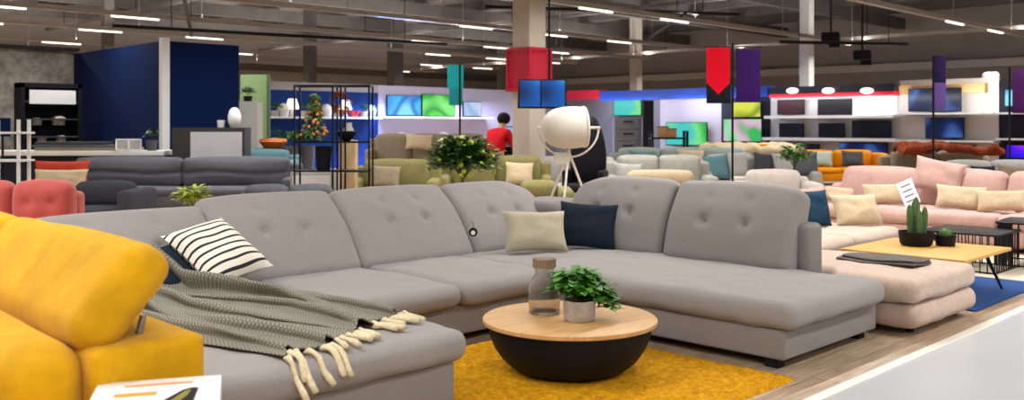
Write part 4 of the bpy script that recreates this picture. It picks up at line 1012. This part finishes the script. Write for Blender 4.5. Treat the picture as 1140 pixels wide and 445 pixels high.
# desk with monitor
dk = placed('service_desk', 'black service desk with monitor right of the person in red', 'desk', 577, 20.6, FR)
zd = zof(160, 20.6)
MB().rbox((0, 0, zd-.02), (1.0, .6, .04), .008, 1).build('desk_top', m_dchar, dk)
MB().box((0, .1, zd/2-.03), (.9, .4, zd-.06)).build('desk_body', m_black, dk, False)
tv('computer monitor with a pale picture on the black service desk', W(575, 20.6)+(zd,), FR, .56, .34, s_pale, True, 0, 'monitors', name='monitor')
def person_body(label, px, d):
    x, y = W(px, d); t = thing('person', label, 'person', (x, y, 0), FR+PI-.6)   # built facing -Y, turned so that the back shows
    J = {'pelvis': (0, 0, .93), 'spine': (0, -.03, 1.1), 'chest': (0, -.12, 1.32), 'neck': (0, -.2, 1.47), 'head0': (0, -.26, 1.55), 'head': (0, -.29, 1.63), 'head1': (0, -.31, 1.7)}
    vs = []; R_ = []; ed = []
    def add(p, r, par=None):
        vs.append(p); R_.append(r)
        if par is not None: ed.append((par, len(vs)-1))
        return len(vs)-1
    def mk(parts, name, m, par, sub=2):
        me = bpy.data.meshes.new(name); me.from_pydata([p[0] for p in parts], [(p[2], i) for i, p in enumerate(parts) if p[2] is not None], []); me.materials.append(m)
        o = bpy.data.objects.new(name, me); sc.collection.objects.link(o); o.parent = par
        md = o.modifiers.new('skin', 'SKIN'); md.use_smooth_shade = True
        sv = me.skin_vertices[0].data
        for i, p in enumerate(parts): sv[i].radius = p[1]; sv[i].use_root = (i == 0)
        o.modifiers.new('sub', 'SUBSURF').levels = sub; o.modifiers['sub'].render_levels = sub
        return o
    def limb(parts, start, pts):
        k = start
        for p, r in pts: parts.append((p, (r, r), k)); k = len(parts)-1
        return k
    m_skin = mat('skin', (206, 160, 132), .6); m_trs = mat('dark_trousers', (36, 38, 48), .9); m_swt = mat('red_sweater', (206, 22, 36), .85, var=.08, vs=12)
    b = [(J['pelvis'], (.15, .11), None)]
    limb(b, 0, [(J['spine'], .13), (J['chest'], .15), (J['neck'], .055), (J['head0'], .07), (J['head'], .095), (J['head1'], .07)])
    for s in (-1, 1):
        k = limb(b, 2, [((s*.18, -.14, 1.38), .06), ((s*.25, -.2, 1.12), .048), ((s*.2, -.42, 1.0), .036), ((s*.18, -.5, 1.0), .026)])
        for q in range(5): limb(b, k, [((s*(.15+.018*q), -.55, 1.0), .009), ((s*(.14+.02*q), -.59+.005*abs(q-2), .985), .008)])
        limb(b, 0, [((s*.1, 0, .86), .1), ((s*.11, -.02, .48), .06), ((s*.11, 0, .09), .042), ((s*.12, -.15, .035), .035)])
    body = mk(b, 'body', m_skin, t)
    c = [((0, 0, .9), (.175, .135), None)]
    limb(c, 0, [(J['spine'], .165), ((0, -.12, 1.33), .18), ((0, -.19, 1.44), .08)])
    for s in (-1, 1): limb(c, 2, [((s*.19, -.14, 1.38), .08), ((s*.26, -.2, 1.12), .066), ((s*.21, -.41, 1.0), .05)])
    mk(c, 'sweater', m_swt, t)
    for s in (-1, 1): pass
    c = [((0, 0, .9), (.165, .13), None)]
    for s in (-1, 1): limb(c, 0, [((s*.1, 0, .82), .12), ((s*.11, -.02, .48), .08), ((s*.11, 0, .08), .062)])
    mk(c, 'trousers', m_trs, t)
    MB().ball((0, -.28, 1.665), .125, 20, (.95, 1.05, 1.05)).build('hair', mat('black_hair', (24, 20, 20), .7), t)
    t.scale = (1.12, 1.1, .99)
    return t
person_body('person in a red sweater with black hair leaning toward the desk monitor', 551, 18.6)
# black high-back chair behind lamp
ch = placed('egg_chair', 'black rounded high-back chair behind the tripod lamp head', 'armchair', 652, 15.5, FR-.3)
def egg(q, h):
    v = (q.z+h[2])/(2*h[2]); k = math.sin(PI*min(1, .18+.8*v))**.5
    q.x *= k; q.y = q.y+.18*(v-.5)**2; return q
MB().rbox((0, .2, 1.05), (.62, .22, 1.25), .1, .06, fn=egg, puff=(0, .05, 0)).build('shell_back', m_black, ch, angle=90)
MB().rbox((0, -.05, .48), (.6, .55, .16), .07, .1).build('seat', m_black, ch)
for s in (-1, 1): MB().rbox((s*.3, -.02, .62), (.09, .5, .3), .04, .1).build('armrest', m_black, ch)
MB().cyl((0, 0, .03), (0, 0, .42), .03, n=10).lathe([(.001, 0), (.28, 0), (.28, .02), (.04, .04), (.001, .04)], n=24).build('pedestal_foot', m_steel, ch)

# ------------------------------------------------------------------ banners on poles
def flat_banner(par, name, x0, x1, z0, z1, m, y=0):
    return MB().rbox(((x0+x1)/2, y, (z0+z1)/2), (x1-x0, .012, z1-z0), .004, .2, k=1).build(name, m, par)
d = 14; k_ = d/F
bn = placed('banner_stand', 'tall black pole carrying a red arrow banner and a purple banner', 'banner stand', 815.5, d, FR)
MB().cyl((0, 0, 0), (0, 0, zof(48, d)), .018, n=10).build('pole', m_blackm, bn)
MB().lathe([(.001, 0), (.22, 0), (.22, .02), (.001, .03)], n=24).build('base_plate', m_blackm, bn)
MB().cyl((-.42, 0, zof(52, d)), (.45, 0, zof(52, d)), .01, n=8).build('cross_bar', m_blackm, bn)
flat_banner(bn, 'black_banner', -29*k_, -2*k_, zof(115, d), zof(53, d), m_black)
MB().add([(-29*k_, -.012, zof(53, d)), (-3*k_, -.012, zof(53, d)), (-3*k_, -.012, zof(92, d)), (-16*k_, -.012, zof(105, d)), (-29*k_, -.012, zof(92, d)),
          (-29*k_, -.007, zof(53, d)), (-3*k_, -.007, zof(53, d)), (-3*k_, -.007, zof(92, d)), (-16*k_, -.007, zof(105, d)), (-29*k_, -.007, zof(92, d))],
         [(0, 4, 3, 2, 1), (5, 6, 7, 8, 9), (0, 1, 6, 5), (1, 2, 7, 6), (2, 3, 8, 7), (3, 4, 9, 8), (4, 0, 5, 9)]).build('red_arrow', mat('arrow_red', (222, 0, 34), .8), bn, False)
flat_banner(bn, 'purple_banner', 4*k_, 31*k_, zof(114, d), zof(55, d), mat('banner_purple', (48, 6, 88), .7))
d = 18; k_ = d/F
bn = placed('banner_stand', 'black pole with a narrow purple banner before the cream television bay', 'banner stand', 1039, d, FR)
MB().cyl((0, 0, 0), (0, 0, zof(62, d)), .02, n=10).build('pole', m_blackm, bn)
MB().lathe([(.001, 0), (.22, 0), (.22, .02), (.001, .03)], n=24).build('base_plate', m_blackm, bn)
flat_banner(bn, 'upper_banner', 0, 14*k_, zof(92, d), zof(62, d), mat('banner_violet_dark', (44, 26, 78), .7))
flat_banner(bn, 'lower_banner', 0, 14*k_, zof(122, d), zof(92, d), mat('banner_violet', (112, 90, 168), .7))
bn = placed('banner_stand', 'black pole with a purple banner at the right edge', 'banner stand', 1124, d, FR)
MB().cyl((0, 0, 0), (0, 0, zof(75, d)), .02, n=10).build('pole', m_blackm, bn)
MB().lathe([(.001, 0), (.22, 0), (.22, .02), (.001, .03)], n=24).build('base_plate', m_blackm, bn)
flat_banner(bn, 'purple_banner', 3*k_, 30*k_, zof(126, d), zof(77, d), mat('banner_plum', (70, 20, 84), .7))
bn = placed('banner_stand', 'black pole with a turquoise banner above the lemon bush', 'banner stand', 512, d, FR)
MB().cyl((0, 0, 0), (0, 0, zof(72, d)), .02, n=10).build('pole', m_blackm, bn)
MB().lathe([(.001, 0), (.22, 0), (.22, .02), (.001, .03)], n=24).build('base_plate', m_blackm, bn)
flat_banner(bn, 'turquoise_banner', -14*k_, 4*k_, zof(98, d), zof(72, d), mat('banner_turquoise', (40, 190, 205), .7))
flat_banner(bn, 'teal_banner', -12*k_, 3*k_, zof(117, d), zof(98, d), mat('banner_teal', (40, 150, 160), .7))
# white arch pillar by the right bay
wpil = placed('arch_pillar', 'white round-topped pillar with a small black emblem between the right television bays', 'pillar', 1103, 29.5, FR)
hh = zof(80, 29.5)
MB().rbox((0, 0, hh/2), (.52, .25, hh), .12, .5, k=4).build('pillar', m_white, wpil); MB().cyl((0, -.13, zof(90, 29.5)), (0, -.14, zof(90, 29.5)), .05, n=14).build('emblem', m_black, wpil)

# ------------------------------------------------------------------ black display rack with decor
d = 14; k_ = d/F
rk = placed('display_rack', 'tall open black metal display rack left of centre', 'rack', 373, d, FR)
zt = zof(95, d); xs = [-42*k_, 0, 9*k_, 40*k_]
for x_ in xs:
    for y_ in (-.18, .18): MB().box((x_, y_, zt/2), (.025, .025, zt)).build('upright', m_blackm, rk, False)
for z in (zt-.012, zof(158, d), zof(190, d)):
    mb = MB()
    for y_ in (-.18, .18): mb.box(((xs[0]+xs[-1])/2, y_, z), (xs[-1]-xs[0], .024, .024))
    for x_ in xs: mb.box((x_, 0, z), (.024, .36, .024))
    mb.build('cross_frame', m_blackm, rk, False)
zsh = zof(158, d)
MB().box(((xs[0]+xs[-1])/2, 0, zsh), (xs[-1]-xs[0]-.03, .34, .012)).build('shelf', m_blackm, rk, False)
MB().box(((xs[0]+xs[-1])/2, 0, zof(190, d)), (xs[-1]-xs[0]-.03, .34, .012)).build('shelf', m_blackm, rk, False)
def inrack(name, label, cat, px, z):
    x, y = W(px, d); return thing(name, label, cat, (x, y, z), FR)
tr = inrack('decorative_tree', 'small decorative tree with orange and gold ornaments in the black rack', 'decorative tree', 350, zsh+.008)
MB().cyl((0, 0, 0), (0, 0, .6), .02, n=8).build('trunk', mat('bark', (92, 70, 50), .9), tr)
rnd = random.Random(2); mb = MB(); mo = MB()
for i in range(240):
    z = rnd.uniform(.1, .72); r = (.76-z)*.3; a = rnd.uniform(0, 2*PI)
    mb.leaf((r*.6*math.cos(a), r*.6*math.sin(a), z), (math.cos(a), math.sin(a), -.2), .1, .05)
mb.build('foliage', m_leafd, tr)
for i in range(60):
    z = rnd.uniform(.08, .7); r = (.78-z)*.3; a = rnd.uniform(0, 2*PI); mo.ball((r*math.cos(a), r*math.sin(a), z), .024, 8)
o = mo.build('ornaments', mat('orange_gold', (220, 140, 50), .4), tr); o['kind'] = 'stuff'
wr_ = inrack('autumn_wreath', 'round orange-brown wreath hanging in the black rack', 'wreath', 379, zof(114, d))
rnd = random.Random(4); mb = MB()
for i in range(160):
    a = rnd.uniform(0, 2*PI); r = .1+rnd.uniform(-.03, .03); mb.leaf((r*math.cos(a), rnd.uniform(-.03, .03), r*math.sin(a)), (math.cos(a), rnd.uniform(-.8, .3), math.sin(a)), .07, .04)
mb.build('wreath_leaves', mat('autumn_leaf', (170, 84, 34), .8, var=.3, vs=20), wr_)
MB().tube([(0, 0, .1), (0, 0, zt-zof(114, d)-.02)], .004, 5).build('cord', m_blackm, wr_)
bw = inrack('decor_bowl', 'large black bowl on the middle shelf of the black rack', 'bowl', 386, zsh+.008)
MB().lathe([(.001, 0), (.05, 0), (.13, .09), (.15, .15), (.13, .16), (.001, .05)], n=20).build('bowl', m_black, bw)
tb_ = inrack('storage_tub', 'dark grey tub on the lower shelf of the black rack', 'tub', 360, zof(190, d)+.008)
MB().lathe([(.001, 0), (.1, 0), (.125, .36), (.11, .36), (.09, .02), (.001, .02)], n=20).build('tub', m_black, tb_)
pn = placed('wooden_plinth', 'pale wooden column plinth behind the black rack', 'plinth', 388, 14.8, FR)
zz = zof(156, 14.8); MB().box((0, 0, zz/2), (.26, .26, zz), b=.01).build('plinth', mat('pale_pine', (196, 170, 132), .7, var=.12, vs=6), pn)
pv = placed('ceramic_vase', 'grey vase standing on the pale wooden plinth', 'vase', 388, 14.8, 0, zz)
MB().lathe([(.001, 0), (.06, 0), (.1, .12), (.05, .24), (.06, .28), (.045, .28), (.001, .2)], n=18).build('vase_body', m_lgrey, pv)
lc = placed('side_cabinet', 'low light grey side cabinet behind the black rack', 'cabinet', 350, 15.6, FR)
MB().box((0, 0, .38), (.7, .45, .7)).build('body', m_lgrey, lc, False); MB().box((0, -.235, .4), (.62, .02, .56)).build('door', m_white, lc, False)
